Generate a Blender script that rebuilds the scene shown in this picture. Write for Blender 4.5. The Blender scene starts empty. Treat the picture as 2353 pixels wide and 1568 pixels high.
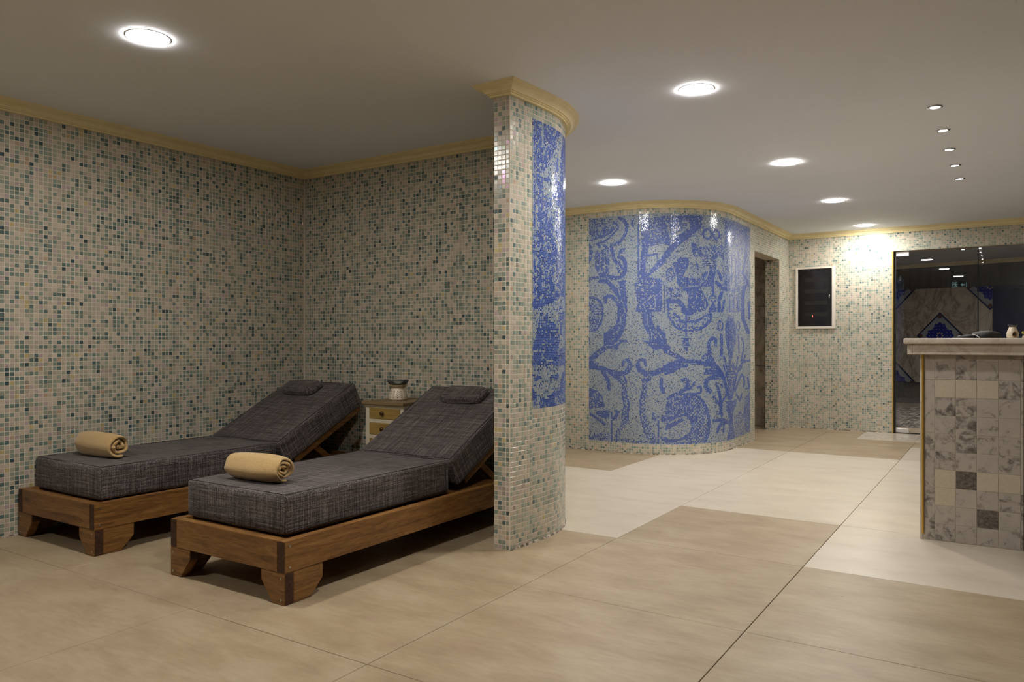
import bpy, bmesh, math, random
import numpy as np
from mathutils import Vector, Matrix

random.seed(7)
rng = np.random.default_rng(11)
scene = bpy.context.scene
COL = scene.collection
PI = math.pi

# ------------------------------------------------------------------ camera, world, exposure
CAM_H, YAW, F_PX = 1.11, math.radians(33.04), 1750.0
cam_data = bpy.data.cameras.new('camera')
cam_data.sensor_width = 36.0
cam_data.lens = 36.0 * F_PX / 2353.0
cam_data.clip_start, cam_data.clip_end = 0.05, 60
cam = bpy.data.objects.new('camera', cam_data)
COL.objects.link(cam)
cam.location = (0, 0, CAM_H)
cam.rotation_euler = (PI / 2, 0, YAW)
scene.camera = cam

world = bpy.data.worlds.new('world')
scene.world = world
world.use_nodes = True
world.node_tree.nodes['Background'].inputs[0].default_value = (0.012, 0.011, 0.010, 1)
world.node_tree.nodes['Background'].inputs[1].default_value = 1.0

scene.view_settings.view_transform = 'Standard'
scene.view_settings.look = 'None'
scene.view_settings.gamma = 1.0
scene.view_settings.use_curve_mapping = False
scene.view_settings.exposure = 0.0
scene.cycles.use_denoising = True
scene.cycles.max_bounces = 6
scene.cycles.diffuse_bounces = 4
scene.cycles.glossy_bounces = 3
scene.cycles.transparent_max_bounces = 6
scene.cycles.use_adaptive_sampling = True
scene.cycles.adaptive_threshold = 0.075
scene.cycles.adaptive_min_samples = 12
scene.cycles.caustics_reflective = False
scene.cycles.caustics_refractive = False
scene.cycles.sample_clamp_indirect = 8.0

LAMP_STRENGTH = 275.0     # round ceiling panels
SPOT_STRENGTH = 330.0     # small downlights
LAMP_COLOR = (1.0, 0.955, 0.90, 1)

CEIL = 2.47

# ------------------------------------------------------------------ materials
def new_mat(name):
    m = bpy.data.materials.new(name)
    m.use_nodes = True
    nt = m.node_tree
    b = nt.nodes['Principled BSDF']
    return m, nt, b

def N(nt, kind, **kw):
    n = nt.nodes.new(kind)
    for k, v in kw.items():
        if k.startswith('_'):
            setattr(n, k[1:], v)
        else:
            n.inputs[k.replace('__', ' ')].default_value = v
    return n

def L(nt, a, b):
    nt.links.new(a, b)

def plain(name, rgb, rough=0.5, metal=0.0, **kw):
    m, nt, b = new_mat(name)
    b.inputs['Base Color'].default_value = (*rgb, 1)
    b.inputs['Roughness'].default_value = rough
    b.inputs['Metallic'].default_value = metal
    for k, v in kw.items():
        b.inputs[k.replace('__', ' ')].default_value = v
    return m

def ramp(nt, stops, fac):
    r = nt.nodes.new('ShaderNodeValToRGB')
    el = r.color_ramp.elements
    while len(el) < len(stops):
        el.new(0.5)
    for e, (p, c) in zip(el, stops):
        e.position = p
        e.color = (*c, 1)
    L(nt, fac, r.inputs['Fac'])
    return r.outputs['Color']

def coords(nt, space='Object', scale=(1, 1, 1), loc=(0, 0, 0)):
    if space == 'World':
        src = nt.nodes.new('ShaderNodeNewGeometry').outputs['Position']
    else:
        src = nt.nodes.new('ShaderNodeTexCoord').outputs[space]
    mp = nt.nodes.new('ShaderNodeMapping')
    mp.inputs['Scale'].default_value = scale
    mp.inputs['Location'].default_value = loc
    L(nt, src, mp.inputs['Vector'])
    return mp.outputs['Vector']

def noise(nt, vec, scale, detail=3, rough=0.5, dist=0.0):
    n = nt.nodes.new('ShaderNodeTexNoise')
    n.inputs['Scale'].default_value = scale
    n.inputs['Detail'].default_value = detail
    n.inputs['Roughness'].default_value = rough
    n.inputs['Distortion'].default_value = dist
    L(nt, vec, n.inputs['Vector'])
    return n.outputs['Fac']

def mix(nt, fac, a, b, mode='MIX'):
    n = nt.nodes.new('ShaderNodeMix')
    n.data_type = 'RGBA'
    n.blend_type = mode
    for sock, v in ((n.inputs[0], fac), (n.inputs[6], a), (n.inputs[7], b)):
        if hasattr(v, 'links') or isinstance(v, bpy.types.NodeSocket):
            L(nt, v, sock)
        elif isinstance(v, (int, float)):
            sock.default_value = v
        else:
            sock.default_value = (*v, 1)
    return n.outputs[2]

def math_n(nt, op, a, b=None):
    n = nt.nodes.new('ShaderNodeMath')
    n.operation = op
    for i, v in enumerate((a, b)):
        if v is None:
            continue
        if isinstance(v, (int, float)):
            n.inputs[i].default_value = v
        else:
            L(nt, v, n.inputs[i])
    return n.outputs[0]

def bump(nt, b, height, strength=0.2, dist=0.002):
    n = nt.nodes.new('ShaderNodeBump')
    n.inputs['Strength'].default_value = strength
    n.inputs['Distance'].default_value = dist
    L(nt, height, n.inputs['Height'])
    L(nt, n.outputs['Normal'], b.inputs['Normal'])

MAT = {}

def build_materials():
    # glass mosaic: the colour of every tessera is stored on its own vertices
    m, nt, b = new_mat('glass_mosaic')
    a = nt.nodes.new('ShaderNodeAttribute'); a.attribute_name = 'Col'
    v = coords(nt, 'World')
    n1 = noise(nt, v, 160, 2)
    c = mix(nt, n1, a.outputs['Color'], (0.5, 0.5, 0.5), 'SOFT_LIGHT')
    L(nt, c, b.inputs['Base Color'])
    b.inputs['Roughness'].default_value = 0.16
    b.inputs['IOR'].default_value = 1.5
    tf = math_n(nt, 'MULTIPLY', a.outputs['Alpha'], 620.0)
    L(nt, tf, b.inputs['Thin Film Thickness'])
    b.inputs['Thin Film IOR'].default_value = 1.65
    n2 = noise(nt, v, 420, 2)
    bump(nt, b, n2, 0.22, 0.0008)
    MAT['mosaic'] = m
    # small tesserae of the blue murals
    m, nt, b = new_mat('mural_mosaic')
    a = nt.nodes.new('ShaderNodeAttribute'); a.attribute_name = 'Col'
    L(nt, a.outputs['Color'], b.inputs['Base Color'])
    b.inputs['Roughness'].default_value = 0.12
    v = coords(nt, 'World')
    bump(nt, b, noise(nt, v, 500, 1), 0.15, 0.0006)
    MAT['mural'] = m
    # grout with dirt marks low on the wall
    m, nt, b = new_mat('grout')
    v = coords(nt, 'World')
    c = ramp(nt, [(0.3, (0.60, 0.525, 0.42)), (0.7, (0.69, 0.615, 0.50))], noise(nt, v, 30, 4))
    L(nt, c, b.inputs['Base Color'])
    b.inputs['Roughness'].default_value = 0.85
    MAT['grout'] = m
    MAT['mural_grout'] = plain('mural_grout', (0.26, 0.29, 0.38), 0.8)
    m, nt, b = new_mat('dirty_caulk')
    v = coords(nt, 'World')
    c = ramp(nt, [(0.42, (0.10, 0.075, 0.05)), (0.58, (0.55, 0.49, 0.40))], noise(nt, v, 26, 5, 0.7))
    L(nt, c, b.inputs['Base Color'])
    b.inputs['Roughness'].default_value = 0.9
    MAT['caulk'] = m
    MAT['dark_grout'] = plain('floor_grout', (0.10, 0.08, 0.06), 0.9)
    # floor tiles (two firings of the same porcelain)
    for key, lo, mid, hi, rough in (
            ('floor_pale', (0.545, 0.475, 0.375), (0.60, 0.53, 0.425), (0.635, 0.565, 0.46), 0.34),
            ('floor_sand', (0.325, 0.246, 0.152), (0.382, 0.297, 0.190), (0.435, 0.353, 0.235), 0.42)):
        m, nt, b = new_mat(key)
        v = coords(nt, 'World', (1.3, 2.6, 1), (0, 0, 0))
        big = noise(nt, v, 2.2, 6, 0.60, 0.25)
        v2 = coords(nt, 'World', (4, 17, 1))
        st = noise(nt, v2, 2.6, 5, 0.65)
        v3 = coords(nt, 'World')
        gr = noise(nt, v3, 260, 2)
        f = math_n(nt, 'ADD', math_n(nt, 'MULTIPLY', big, 0.72), math_n(nt, 'MULTIPLY', st, 0.34))
        c = ramp(nt, [(0.38, lo), (0.52, mid), (0.66, hi)], f)
        v4 = coords(nt, 'World', (1, 1.5, 1), (3, 7, 0))
        pk = noise(nt, v4, 1.9, 4, 0.6)
        pf = math_n(nt, 'MULTIPLY', math_n(nt, 'SUBTRACT', pk, 0.50), 1.5 if key == 'floor_sand' else 0.5)
        nt.nodes[-1].use_clamp = True
        c = mix(nt, pf, c, (0.36, 0.245, 0.16) if key == 'floor_sand' else (0.52, 0.44, 0.34))
        c = mix(nt, 0.18, c, mix(nt, gr, (0.2, 0.2, 0.2), (0.8, 0.8, 0.8)), 'SOFT_LIGHT')
        # little dark specks
        vo = nt.nodes.new('ShaderNodeTexVoronoi')
        vo.inputs['Scale'].default_value = 2.6
        L(nt, v3, vo.inputs['Vector'])
        sp = math_n(nt, 'LESS_THAN', vo.outputs['Distance'], 0.012)
        c = mix(nt, math_n(nt, 'MULTIPLY', sp, 0.7), c, (0.06, 0.045, 0.03))
        L(nt, c, b.inputs['Base Color'])
        b.inputs['Roughness'].default_value = rough
        b.inputs['Specular IOR Level'].default_value = 0.35
        bump(nt, b, st, 0.05, 0.001)
        MAT[key] = m
    # ceiling
    m, nt, b = new_mat('ceiling_paint')
    v = coords(nt, 'World')
    c = ramp(nt, [(0.35, (0.82, 0.85, 0.91)), (0.65, (0.845, 0.875, 0.935))], noise(nt, v, 0.9, 3))
    L(nt, c, b.inputs['Base Color'])
    b.inputs['Roughness'].default_value = 0.75
    bump(nt, b, noise(nt, v, 240, 3), 0.06, 0.001)
    MAT['ceiling'] = m
    # cream cornice
    m, nt, b = new_mat('cornice_paint')
    v = coords(nt, 'World')
    c = ramp(nt, [(0.3, (0.79, 0.67, 0.37)), (0.7, (0.85, 0.74, 0.44))], noise(nt, v, 14, 4))
    L(nt, c, b.inputs['Base Color'])
    b.inputs['Roughness'].default_value = 0.55
    MAT['cornice'] = m
    # stained pine, grain along X, Y or Z
    for ax in ('x', 'y', 'z'):
        m, nt, b = new_mat('stained_pine_' + ax)
        s = {'x': (1.3, 22, 22), 'y': (22, 1.3, 22), 'z': (22, 22, 1.3)}[ax]
        # knots bend the grain round them
        ks = {'x': (3.6, 0.0, 11), 'y': (0.0, 3.6, 11), 'z': (9, 9, 3.6)}[ax]
        vo = nt.nodes.new('ShaderNodeTexVoronoi')
        vo.inputs['Scale'].default_value = 0.85
        L(nt, coords(nt, 'World', ks, (0.35, 0.62, 0.4)), vo.inputs['Vector'])
        dist = vo.outputs['Distance']
        knot = math_n(nt, 'SUBTRACT', 1.0, math_n(nt, 'MULTIPLY', dist, 5.2))
        nt.nodes[-1].use_clamp = True
        swirl = math_n(nt, 'SUBTRACT', 1.0, math_n(nt, 'MULTIPLY', dist, 2.0))
        nt.nodes[-1].use_clamp = True
        g1 = noise(nt, coords(nt, 'World', s), 1.5, 5, 0.62, 1.4)
        g2 = noise(nt, coords(nt, 'World', tuple(k * 6 for k in s)), 2.2, 3, 0.6)
        ring = math_n(nt, 'SINE', math_n(nt, 'ADD', math_n(nt, 'MULTIPLY', g1, 34.0), math_n(nt, 'MULTIPLY', dist, 26.0)))
        f = math_n(nt, 'ADD', math_n(nt, 'MULTIPLY', g1, 0.62), math_n(nt, 'MULTIPLY', g2, 0.30))
        f = math_n(nt, 'ADD', f, math_n(nt, 'MULTIPLY', ring, 0.035))
        c = ramp(nt, [(0.30, (0.095, 0.038, 0.010)), (0.48, (0.235, 0.110, 0.029)), (0.66, (0.365, 0.198, 0.062))], f)
        c = mix(nt, math_n(nt, 'MULTIPLY', swirl, 0.35), c, (0.13, 0.045, 0.012))
        c = mix(nt, math_n(nt, 'MULTIPLY', knot, 0.95), c, (0.035, 0.010, 0.004))
        L(nt, c, b.inputs['Base Color'])
        b.inputs['Roughness'].default_value = 0.42
        bump(nt, b, g2, 0.12, 0.001)
        MAT['wood_' + ax] = m
    m, nt, b = new_mat('pine_end_grain')
    v = coords(nt, 'World', (40, 40, 40))
    c = ramp(nt, [(0.35, (0.018, 0.006, 0.003)), (0.7, (0.085, 0.03, 0.012))], noise(nt, v, 1.2, 4, 0.6, 1.5))
    L(nt, c, b.inputs['Base Color'])
    b.inputs['Roughness'].default_value = 0.6
    MAT['wood_end'] = m
    # slubby charcoal upholstery: threads along each axis
    m, nt, b = new_mat('slub_fabric')
    f = None
    for s in ((5, 230, 230), (230, 5, 230), (230, 230, 5)):
        n = noise(nt, coords(nt, 'Object', s), 1.0, 3, 0.6)
        f = n if f is None else math_n(nt, 'ADD', f, n)
    f = math_n(nt, 'DIVIDE', f, 3.0)
    c = ramp(nt, [(0.41, (0.012, 0.0085, 0.009)), (0.495, (0.058, 0.047, 0.047)), (0.585, (0.235, 0.20, 0.195))], f)
    L(nt, c, b.inputs['Base Color'])
    b.inputs['Roughness'].default_value = 0.9
    b.inputs['Sheen Weight'].default_value = 0.12
    bump(nt, b, f, 0.25, 0.001)
    MAT['fabric'] = m
    MAT['seam'] = plain('fabric_seam', (0.016, 0.013, 0.014), 0.9)
    # terry towel
    m, nt, b = new_mat('terry_towel')
    v = coords(nt, 'Object')
    n1 = noise(nt, v, 210, 4, 0.7)
    c = ramp(nt, [(0.3, (0.44, 0.275, 0.095)), (0.7, (0.66, 0.455, 0.20))], n1)
    L(nt, c, b.inputs['Base Color'])
    b.inputs['Roughness'].default_value = 0.95
    b.inputs['Sheen Weight'].default_value = 0.35
    bump(nt, b, n1, 0.7, 0.003)
    MAT['towel'] = m
    # nightstand
    m, nt, b = new_mat('honey_oak')
    v = coords(nt, 'Object', (3, 40, 40))
    c = ramp(nt, [(0.3, (0.24, 0.15, 0.035)), (0.7, (0.40, 0.27, 0.075))], noise(nt, v, 2.0, 4, 0.6, 0.8))
    L(nt, c, b.inputs['Base Color'])
    b.inputs['Roughness'].default_value = 0.45
    MAT['oak'] = m
    m, nt, b = new_mat('weathered_oak_top')
    v = coords(nt, 'Object', (3, 40, 40))
    c = ramp(nt, [(0.3, (0.17, 0.115, 0.05)), (0.7, (0.27, 0.19, 0.09))], noise(nt, v, 2.0, 4, 0.6, 0.8))
    L(nt, c, b.inputs['Base Color'])
    b.inputs['Roughness'].default_value = 0.5
    MAT['oak_top'] = m
    MAT['cream'] = plain('cream_paint', (0.64, 0.57, 0.43), 0.45)
    MAT['bronze'] = plain('bronze_knob', (0.09, 0.045, 0.02), 0.3, 0.7)
    MAT['ceramic'] = plain('cream_ceramic', (0.74, 0.64, 0.49), 0.28)
    MAT['wax'] = plain('amber_plate', (0.58, 0.45, 0.25), 0.35)
    MAT['hole_shade'] = plain('dark_opening', (0.03, 0.02, 0.012), 0.8)  # near-black colour stands in for the shade inside the burner holes
    MAT['terracotta'] = plain('fired_inside', (0.33, 0.17, 0.07), 0.7)
    m, nt, b = new_mat('clear_glass_dish')
    nt.nodes.remove(b)
    out = nt.nodes['Material Output']
    tr = nt.nodes.new('ShaderNodeBsdfTransparent'); tr.inputs[0].default_value = (0.90, 0.92, 0.92, 1)
    df = nt.nodes.new('ShaderNodeBsdfDiffuse'); df.inputs[0].default_value = (0.75, 0.77, 0.77, 1)
    gl = nt.nodes.new('ShaderNodeBsdfGlossy'); gl.inputs['Roughness'].default_value = 0.05
    fr = nt.nodes.new('ShaderNodeFresnel'); fr.inputs['IOR'].default_value = 1.5
    m1 = nt.nodes.new('ShaderNodeMixShader'); m1.inputs[0].default_value = 0.10
    ms = nt.nodes.new('ShaderNodeMixShader')
    L(nt, tr.outputs[0], m1.inputs[1]); L(nt, df.outputs[0], m1.inputs[2])
    L(nt, fr.outputs[0], ms.inputs[0]); L(nt, m1.outputs[0], ms.inputs[1]); L(nt, gl.outputs[0], ms.inputs[2])
    L(nt, ms.outputs[0], out.inputs[0])
    MAT['glass_dish'] = m
    # tinted glass panes: fresnel mirror over a smoky see-through sheet
    m, nt, b = new_mat('tinted_pane')
    nt.nodes.remove(b)
    out = nt.nodes['Material Output']
    tr = nt.nodes.new('ShaderNodeBsdfTransparent')
    tr.inputs[0].default_value = (0.93, 0.94, 0.955, 1)
    gl = nt.nodes.new('ShaderNodeBsdfGlossy')
    gl.inputs['Roughness'].default_value = 0.0
    gl.inputs['Color'].default_value = (0.9, 0.92, 0.95, 1)
    fr = nt.nodes.new('ShaderNodeFresnel'); fr.inputs['IOR'].default_value = 1.5
    ms = nt.nodes.new('ShaderNodeMixShader')
    L(nt, fr.outputs[0], ms.inputs[0]); L(nt, tr.outputs[0], ms.inputs[1]); L(nt, gl.outputs[0], ms.inputs[2])
    L(nt, ms.outputs[0], out.inputs[0])
    MAT['pane'] = m
    # marbles
    m, nt, b = new_mat('white_marble')
    v = coords(nt, 'World')
    n1 = noise(nt, v, 3.2, 6, 0.6, 1.8)
    vein = math_n(nt, 'ABSOLUTE', math_n(nt, 'SUBTRACT', n1, 0.5))
    c = ramp(nt, [(0.0, (0.56, 0.49, 0.40)), (0.04, (0.65, 0.585, 0.485)), (0.14, (0.70, 0.64, 0.54))], vein)
    L(nt, c, b.inputs['Base Color'])
    b.inputs['Roughness'].default_value = 0.22
    MAT['marble_white'] = m
    m, nt, b = new_mat('clouded_grey_marble')
    oi = nt.nodes.new('ShaderNodeObjectInfo')
    tc = nt.nodes.new('ShaderNodeTexCoord')
    cm = nt.nodes.new('ShaderNodeCombineXYZ')
    L(nt, math_n(nt, 'MULTIPLY', oi.outputs['Random'], 37.0), cm.inputs[0])
    L(nt, math_n(nt, 'MULTIPLY', oi.outputs['Random'], 91.0), cm.inputs[2])
    va = nt.nodes.new('ShaderNodeVectorMath'); va.operation = 'ADD'
    L(nt, tc.outputs['Object'], va.inputs[0]); L(nt, cm.outputs[0], va.inputs[1])
    n1 = noise(nt, va.outputs[0], 19, 6, 0.62, 0.7)
    n2 = noise(nt, va.outputs[0], 120, 3, 0.6)
    r2 = math_n(nt, 'FRACT', math_n(nt, 'MULTIPLY', oi.outputs['Random'], 13.7))
    off = math_n(nt, 'MULTIPLY', math_n(nt, 'SUBTRACT', r2, 0.5), 0.16)
    f = math_n(nt, 'ADD', math_n(nt, 'ADD', n1, off), math_n(nt, 'MULTIPLY', math_n(nt, 'SUBTRACT', n2, 0.5), 0.12))
    c = ramp(nt, [(0.30, (0.12, 0.105, 0.092)), (0.40, (0.29, 0.255, 0.225)), (0.47, (0.44, 0.395, 0.35)), (0.75, (0.50, 0.45, 0.39))], f)
    L(nt, c, b.inputs['Base Color'])
    b.inputs['Roughness'].default_value = 0.38
    MAT['marble_grey'] = m
    m, nt, b = new_mat('plain_beige_stone')
    v = coords(nt, 'World')
    c = ramp(nt, [(0.3, (0.50, 0.44, 0.33)), (0.7, (0.59, 0.52, 0.40))], noise(nt, v, 90, 4, 0.7))
    L(nt, c, b.inputs['Base Color'])
    b.inputs['Roughness'].default_value = 0.5
    MAT['stone_beige'] = m
    m, nt, b = new_mat('dark_speckled_stone')
    v = coords(nt, 'World')
    c = ramp(nt, [(0.35, (0.05, 0.042, 0.036)), (0.7, (0.24, 0.205, 0.175))], noise(nt, v, 55, 5, 0.7))
    L(nt, c, b.inputs['Base Color'])
    b.inputs['Roughness'].default_value = 0.4
    MAT['stone_dark'] = m
    m, nt, b = new_mat('veined_wall_marble')
    v = coords(nt, 'World', (1, 1, 0.6))
    n1 = noise(nt, v, 1.7, 7, 0.62, 2.2)
    vein = math_n(nt, 'ABSOLUTE', math_n(nt, 'SUBTRACT', n1, 0.5))
    c = ramp(nt, [(0.0, (0.25, 0.205, 0.155)), (0.02, (0.43, 0.37, 0.30)), (0.12, (0.56, 0.50, 0.405))], vein)
    L(nt, c, b.inputs['Base Color'])
    b.inputs['Roughness'].default_value = 0.2
    MAT['marble_veined'] = m
    m, nt, b = new_mat('dark_streaked_slab')
    v = coords(nt, 'World', (14, 14, 0.7))
    n1 = noise(nt, v, 1.5, 5, 0.65, 0.8)
    c = ramp(nt, [(0.3, (0.020, 0.022, 0.034)), (0.6, (0.055, 0.056, 0.072)), (0.8, (0.13, 0.12, 0.12))], n1)
    L(nt, c, b.inputs['Base Color'])
    b.inputs['Roughness'].default_value = 0.3
    MAT['slab_dark'] = m
    m, nt, b = new_mat('navy_streaked_slab')
    v = coords(nt, 'World', (2.5, 2.5, 1.1))
    n1 = noise(nt, v, 1.3, 5, 0.6, 1.2)
    c = ramp(nt, [(0.3, (0.004, 0.006, 0.028)), (0.62, (0.012, 0.018, 0.075)), (0.8, (0.06, 0.065, 0.10))], n1)
    L(nt, c, b.inputs['Base Color'])
    b.inputs['Roughness'].default_value = 0.3
    MAT['slab_navy'] = m
    MAT['gold'] = plain('brass_trim', (0.62, 0.37, 0.06), 0.35, 0.6)
    MAT['black_gap'] = plain('flat_black', (0.008, 0.008, 0.008), 0.6)
    MAT['steel'] = plain('brushed_steel', (0.72, 0.70, 0.67), 0.35, 0.35)
    MAT['white_plastic'] = plain('white_plastic', (0.74, 0.68, 0.60), 0.4)
    MAT['black_panel'] = plain('black_panel_door', (0.012, 0.011, 0.012), 0.12)
    MAT['black_strip'] = plain('dark_breaker_strip', (0.018, 0.016, 0.015), 0.3)
    MAT['black_leather'] = plain('black_leather', (0.005, 0.005, 0.006), 0.5)
    MAT['white_cord'] = plain('white_cord', (0.75, 0.74, 0.72), 0.5)
    MAT['jade'] = plain('green_gold_bead', (0.36, 0.36, 0.06), 0.25, 0.3)
    MAT['screw'] = plain('zinc_screw', (0.45, 0.40, 0.33), 0.35, 0.9)
    MAT['lamp_rim'] = plain('lamp_rim', (0.86, 0.85, 0.83), 0.4)
    MAT['chrome'] = plain('chrome_ring', (0.6, 0.6, 0.6), 0.2, 0.9)
    for key, st in (('lamp', LAMP_STRENGTH), ('spot', SPOT_STRENGTH)):
        m, nt, b = new_mat(key + '_diffuser')
        b.inputs['Base Color'].default_value = (0.9, 0.88, 0.84, 1)
        b.inputs['Emission Color'].default_value = LAMP_COLOR
        b.inputs['Emission Strength'].default_value = st
        MAT[key] = m
    m, nt, b = new_mat('exit_glyph')
    b.inputs['Base Color'].default_value = (0.5, 0.7, 0.68, 1)
    b.inputs['Emission Color'].default_value = (0.55, 0.9, 0.85, 1)
    b.inputs['Emission Strength'].default_value = 2.2
    MAT['exit_glyph'] = m
    MAT['exit_board'] = plain('exit_board', (0.02, 0.09, 0.06), 0.4)
    m, nt, b = new_mat('red_indicator')
    b.inputs['Base Color'].default_value = (0.6, 0.05, 0.03, 1)
    b.inputs['Emission Color'].default_value = (1, 0.12, 0.08, 1)
    b.inputs['Emission Strength'].default_value = 2.0
    MAT['led'] = m
    # unseen room walls: the same mosaic, drawn by a grid
    m, nt, b = new_mat('mosaic_sheet')
    v = coords(nt, 'World')
    br = nt.nodes.new('ShaderNodeTexBrick')
    br.offset = 0.0
    br.inputs['Scale'].default_value = 1.0
    br.inputs['Brick Width'].default_value = 0.0258
    br.inputs['Row Height'].default_value = 0.0258
    br.inputs['Mortar Size'].default_value = 0.0013
    br.inputs['Color1'].default_value = (0.56, 0.50, 0.41, 1)
    br.inputs['Color2'].default_value = (0.26, 0.33, 0.29, 1)
    br.inputs['Mortar'].default_value = (0.55, 0.48, 0.38, 1)
    sx = nt.nodes.new('ShaderNodeSeparateXYZ'); cx = nt.nodes.new('ShaderNodeCombineXYZ')
    L(nt, v, sx.inputs[0])
    L(nt, math_n(nt, 'ADD', sx.outputs[0], sx.outputs[1]), cx.inputs[0])
    L(nt, sx.outputs[2], cx.inputs[1])
    L(nt, cx.outputs[0], br.inputs['Vector'])
    L(nt, br.outputs['Color'], b.inputs['Base Color'])
    b.inputs['Roughness'].default_value = 0.25
    MAT['mosaic_sheet'] = m
    m, nt, b = new_mat('pebble_stone')
    oi = nt.nodes.new('ShaderNodeNewGeometry')
    c = ramp(nt, [(0.0, (0.05, 0.045, 0.04)), (1.0, (0.30, 0.27, 0.22))], oi.outputs['Random Per Island'])
    L(nt, c, b.inputs['Base Color'])
    b.inputs['Roughness'].default_value = 0.5
    MAT['pebble'] = m
    MAT['ornament_ground'] = plain('ornament_ground', (0.30, 0.32, 0.36), 0.25)
    MAT['ornament_navy'] = plain('ornament_navy', (0.012, 0.018, 0.08), 0.25)
    MAT['ornament_blue'] = plain('ornament_blue', (0.012, 0.022, 0.24), 0.25)
    MAT['ornament_gold'] = plain('ornament_gold', (0.50, 0.42, 0.26), 0.3)
    MAT['ornament_brown'] = plain('ornament_brown', (0.10, 0.03, 0.02), 0.3)

build_materials()

# ------------------------------------------------------------------ mesh helpers
def link(o, parent=None):
    COL.objects.link(o)
    if parent is not None:
        o.parent = parent
    return o

def obj_from_bm(name, bm, mat, parent=None, smooth=False):
    me = bpy.data.meshes.new(name)
    bm.normal_update()
    bm.to_mesh(me)
    bm.free()
    mats = mat if isinstance(mat, (list, tuple)) else [mat]
    for k in mats:
        me.materials.append(MAT[k] if isinstance(k, str) else k)
    if smooth:
        for p in me.polygons:
            p.use_smooth = True
    return link(bpy.data.objects.new(name, me), parent)

def obj_from_data(name, verts, faces, mat, parent=None, smooth=False):
    me = bpy.data.meshes.new(name)
    me.from_pydata([tuple(map(float, v)) for v in verts], [], faces)
    mats = mat if isinstance(mat, (list, tuple)) else [mat]
    for k in mats:
        me.materials.append(MAT[k])
    if smooth:
        for p in me.polygons:
            p.use_smooth = True
    me.update()
    return link(bpy.data.objects.new(name, me), parent)

def add_box(bm, x0, x1, y0, y1, z0, z1, bevel=0.0, seg=1):
    vs = [bm.verts.new(p) for p in ((x0, y0, z0), (x1, y0, z0), (x1, y1, z0), (x0, y1, z0), (x0, y0, z1), (x1, y0, z1), (x1, y1, z1), (x0, y1, z1))]
    fs = [bm.faces.new([vs[i] for i in f]) for f in ((0, 3, 2, 1), (4, 5, 6, 7), (0, 1, 5, 4), (1, 2, 6, 5), (2, 3, 7, 6), (3, 0, 4, 7))]
    if bevel > 0:
        es = list({e for f in fs for e in f.edges})
        bmesh.ops.bevel(bm, geom=es, offset=bevel, segments=seg, affect='EDGES', profile=0.6)
    return vs

def box(name, x0, x1, y0, y1, z0, z1, mat, parent=None, bevel=0.0, seg=1, smooth=False):
    bm = bmesh.new()
    add_box(bm, x0, x1, y0, y1, z0, z1, bevel, seg)
    return obj_from_bm(name, bm, mat, parent, smooth)

def add_prism(bm, pts, lo, hi, axis='z'):
    """pts: outline (2-D, counter-clockwise) extruded along an axis."""
    def P(a, b, t):
        return (a, b, t) if axis == 'z' else ((a, t, b) if axis == 'y' else (t, a, b))
    v0 = [bm.verts.new(P(a, b, lo)) for a, b in pts]
    v1 = [bm.verts.new(P(a, b, hi)) for a, b in pts]
    n = len(pts)
    bm.faces.new(list(reversed(v0)))
    bm.faces.new(v1)
    for i in range(n):
        j = (i + 1) % n
        bm.faces.new((v0[i], v0[j], v1[j], v1[i]))

def add_tube(bm, pts, r, seg=10, cap=True):
    pts = [Vector(p) for p in pts]
    rings = []
    for i, p in enumerate(pts):
        d = (pts[min(i + 1, len(pts) - 1)] - pts[max(i - 1, 0)]).normalized()
        up = Vector((0, 0, 1)) if abs(d.z) < 0.9 else Vector((1, 0, 0))
        a = d.cross(up).normalized(); b = d.cross(a).normalized()
        rr = r[i] if isinstance(r, (list, tuple)) else r
        rings.append([bm.verts.new(p + (a * math.cos(t) + b * math.sin(t)) * rr) for t in [2 * PI * k / seg for k in range(seg)]])
    for A, B in zip(rings, rings[1:]):
        for k in range(seg):
            bm.faces.new((A[k], A[(k + 1) % seg], B[(k + 1) % seg], B[k]))
    if cap:
        bm.faces.new(rings[0]); bm.faces.new(list(reversed(rings[-1])))

def add_lathe(bm, prof, seg=32, center=(0, 0, 0), close=False):
    cx, cy, cz = center
    rings = []
    for r, z in prof:
        if r < 1e-6:
            rings.append([bm.verts.new((cx, cy, cz + z))])
        else:
            rings.append([bm.verts.new((cx + r * math.cos(t), cy + r * math.sin(t), cz + z)) for t in [2 * PI * k / seg for k in range(seg)]])
    pairs = list(zip(rings, rings[1:]))
    if close:
        pairs.append((rings[-1], rings[0]))
    for A, B in pairs:
        for k in range(seg):
            k2 = (k + 1) % seg
            if len(A) == 1 and len(B) == 1:
                continue
            if len(A) == 1:
                bm.faces.new((A[0], B[k2], B[k]))
            elif len(B) == 1:
                bm.faces.new((A[k], A[k2], B[0]))
            else:
                bm.faces.new((A[k], A[k2], B[k2], B[k]))

def lathe(name, prof, mat, parent=None, seg=32, center=(0, 0, 0), smooth=True, close=False):
    bm = bmesh.new()
    add_lathe(bm, prof, seg, center, close)
    bmesh.ops.recalc_face_normals(bm, faces=bm.faces)
    return obj_from_bm(name, bm, mat, parent, smooth)

def thing(name, label, cat, loc=(0, 0, 0), rotz=0.0, group=None):
    o = bpy.data.objects.new(name, None)
    o.empty_display_size = 0.1
    COL.objects.link(o)
    o.location = loc
    o.rotation_euler = (0, 0, rotz)
    tag(o, label, cat, group)
    return o

def tag(o, label, cat, group=None):
    o['label'] = label
    o['category'] = cat
    if group:
        o['group'] = group
    return o

def struct(o, label=None):
    o['kind'] = 'structure'
    if label:
        o['label'] = label
    return o

def copy_tree(o, parent=None):
    c = o.copy()
    COL.objects.link(c)
    c.parent = parent
    for ch in o.children:
        copy_tree(ch, c)
    return c

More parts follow.
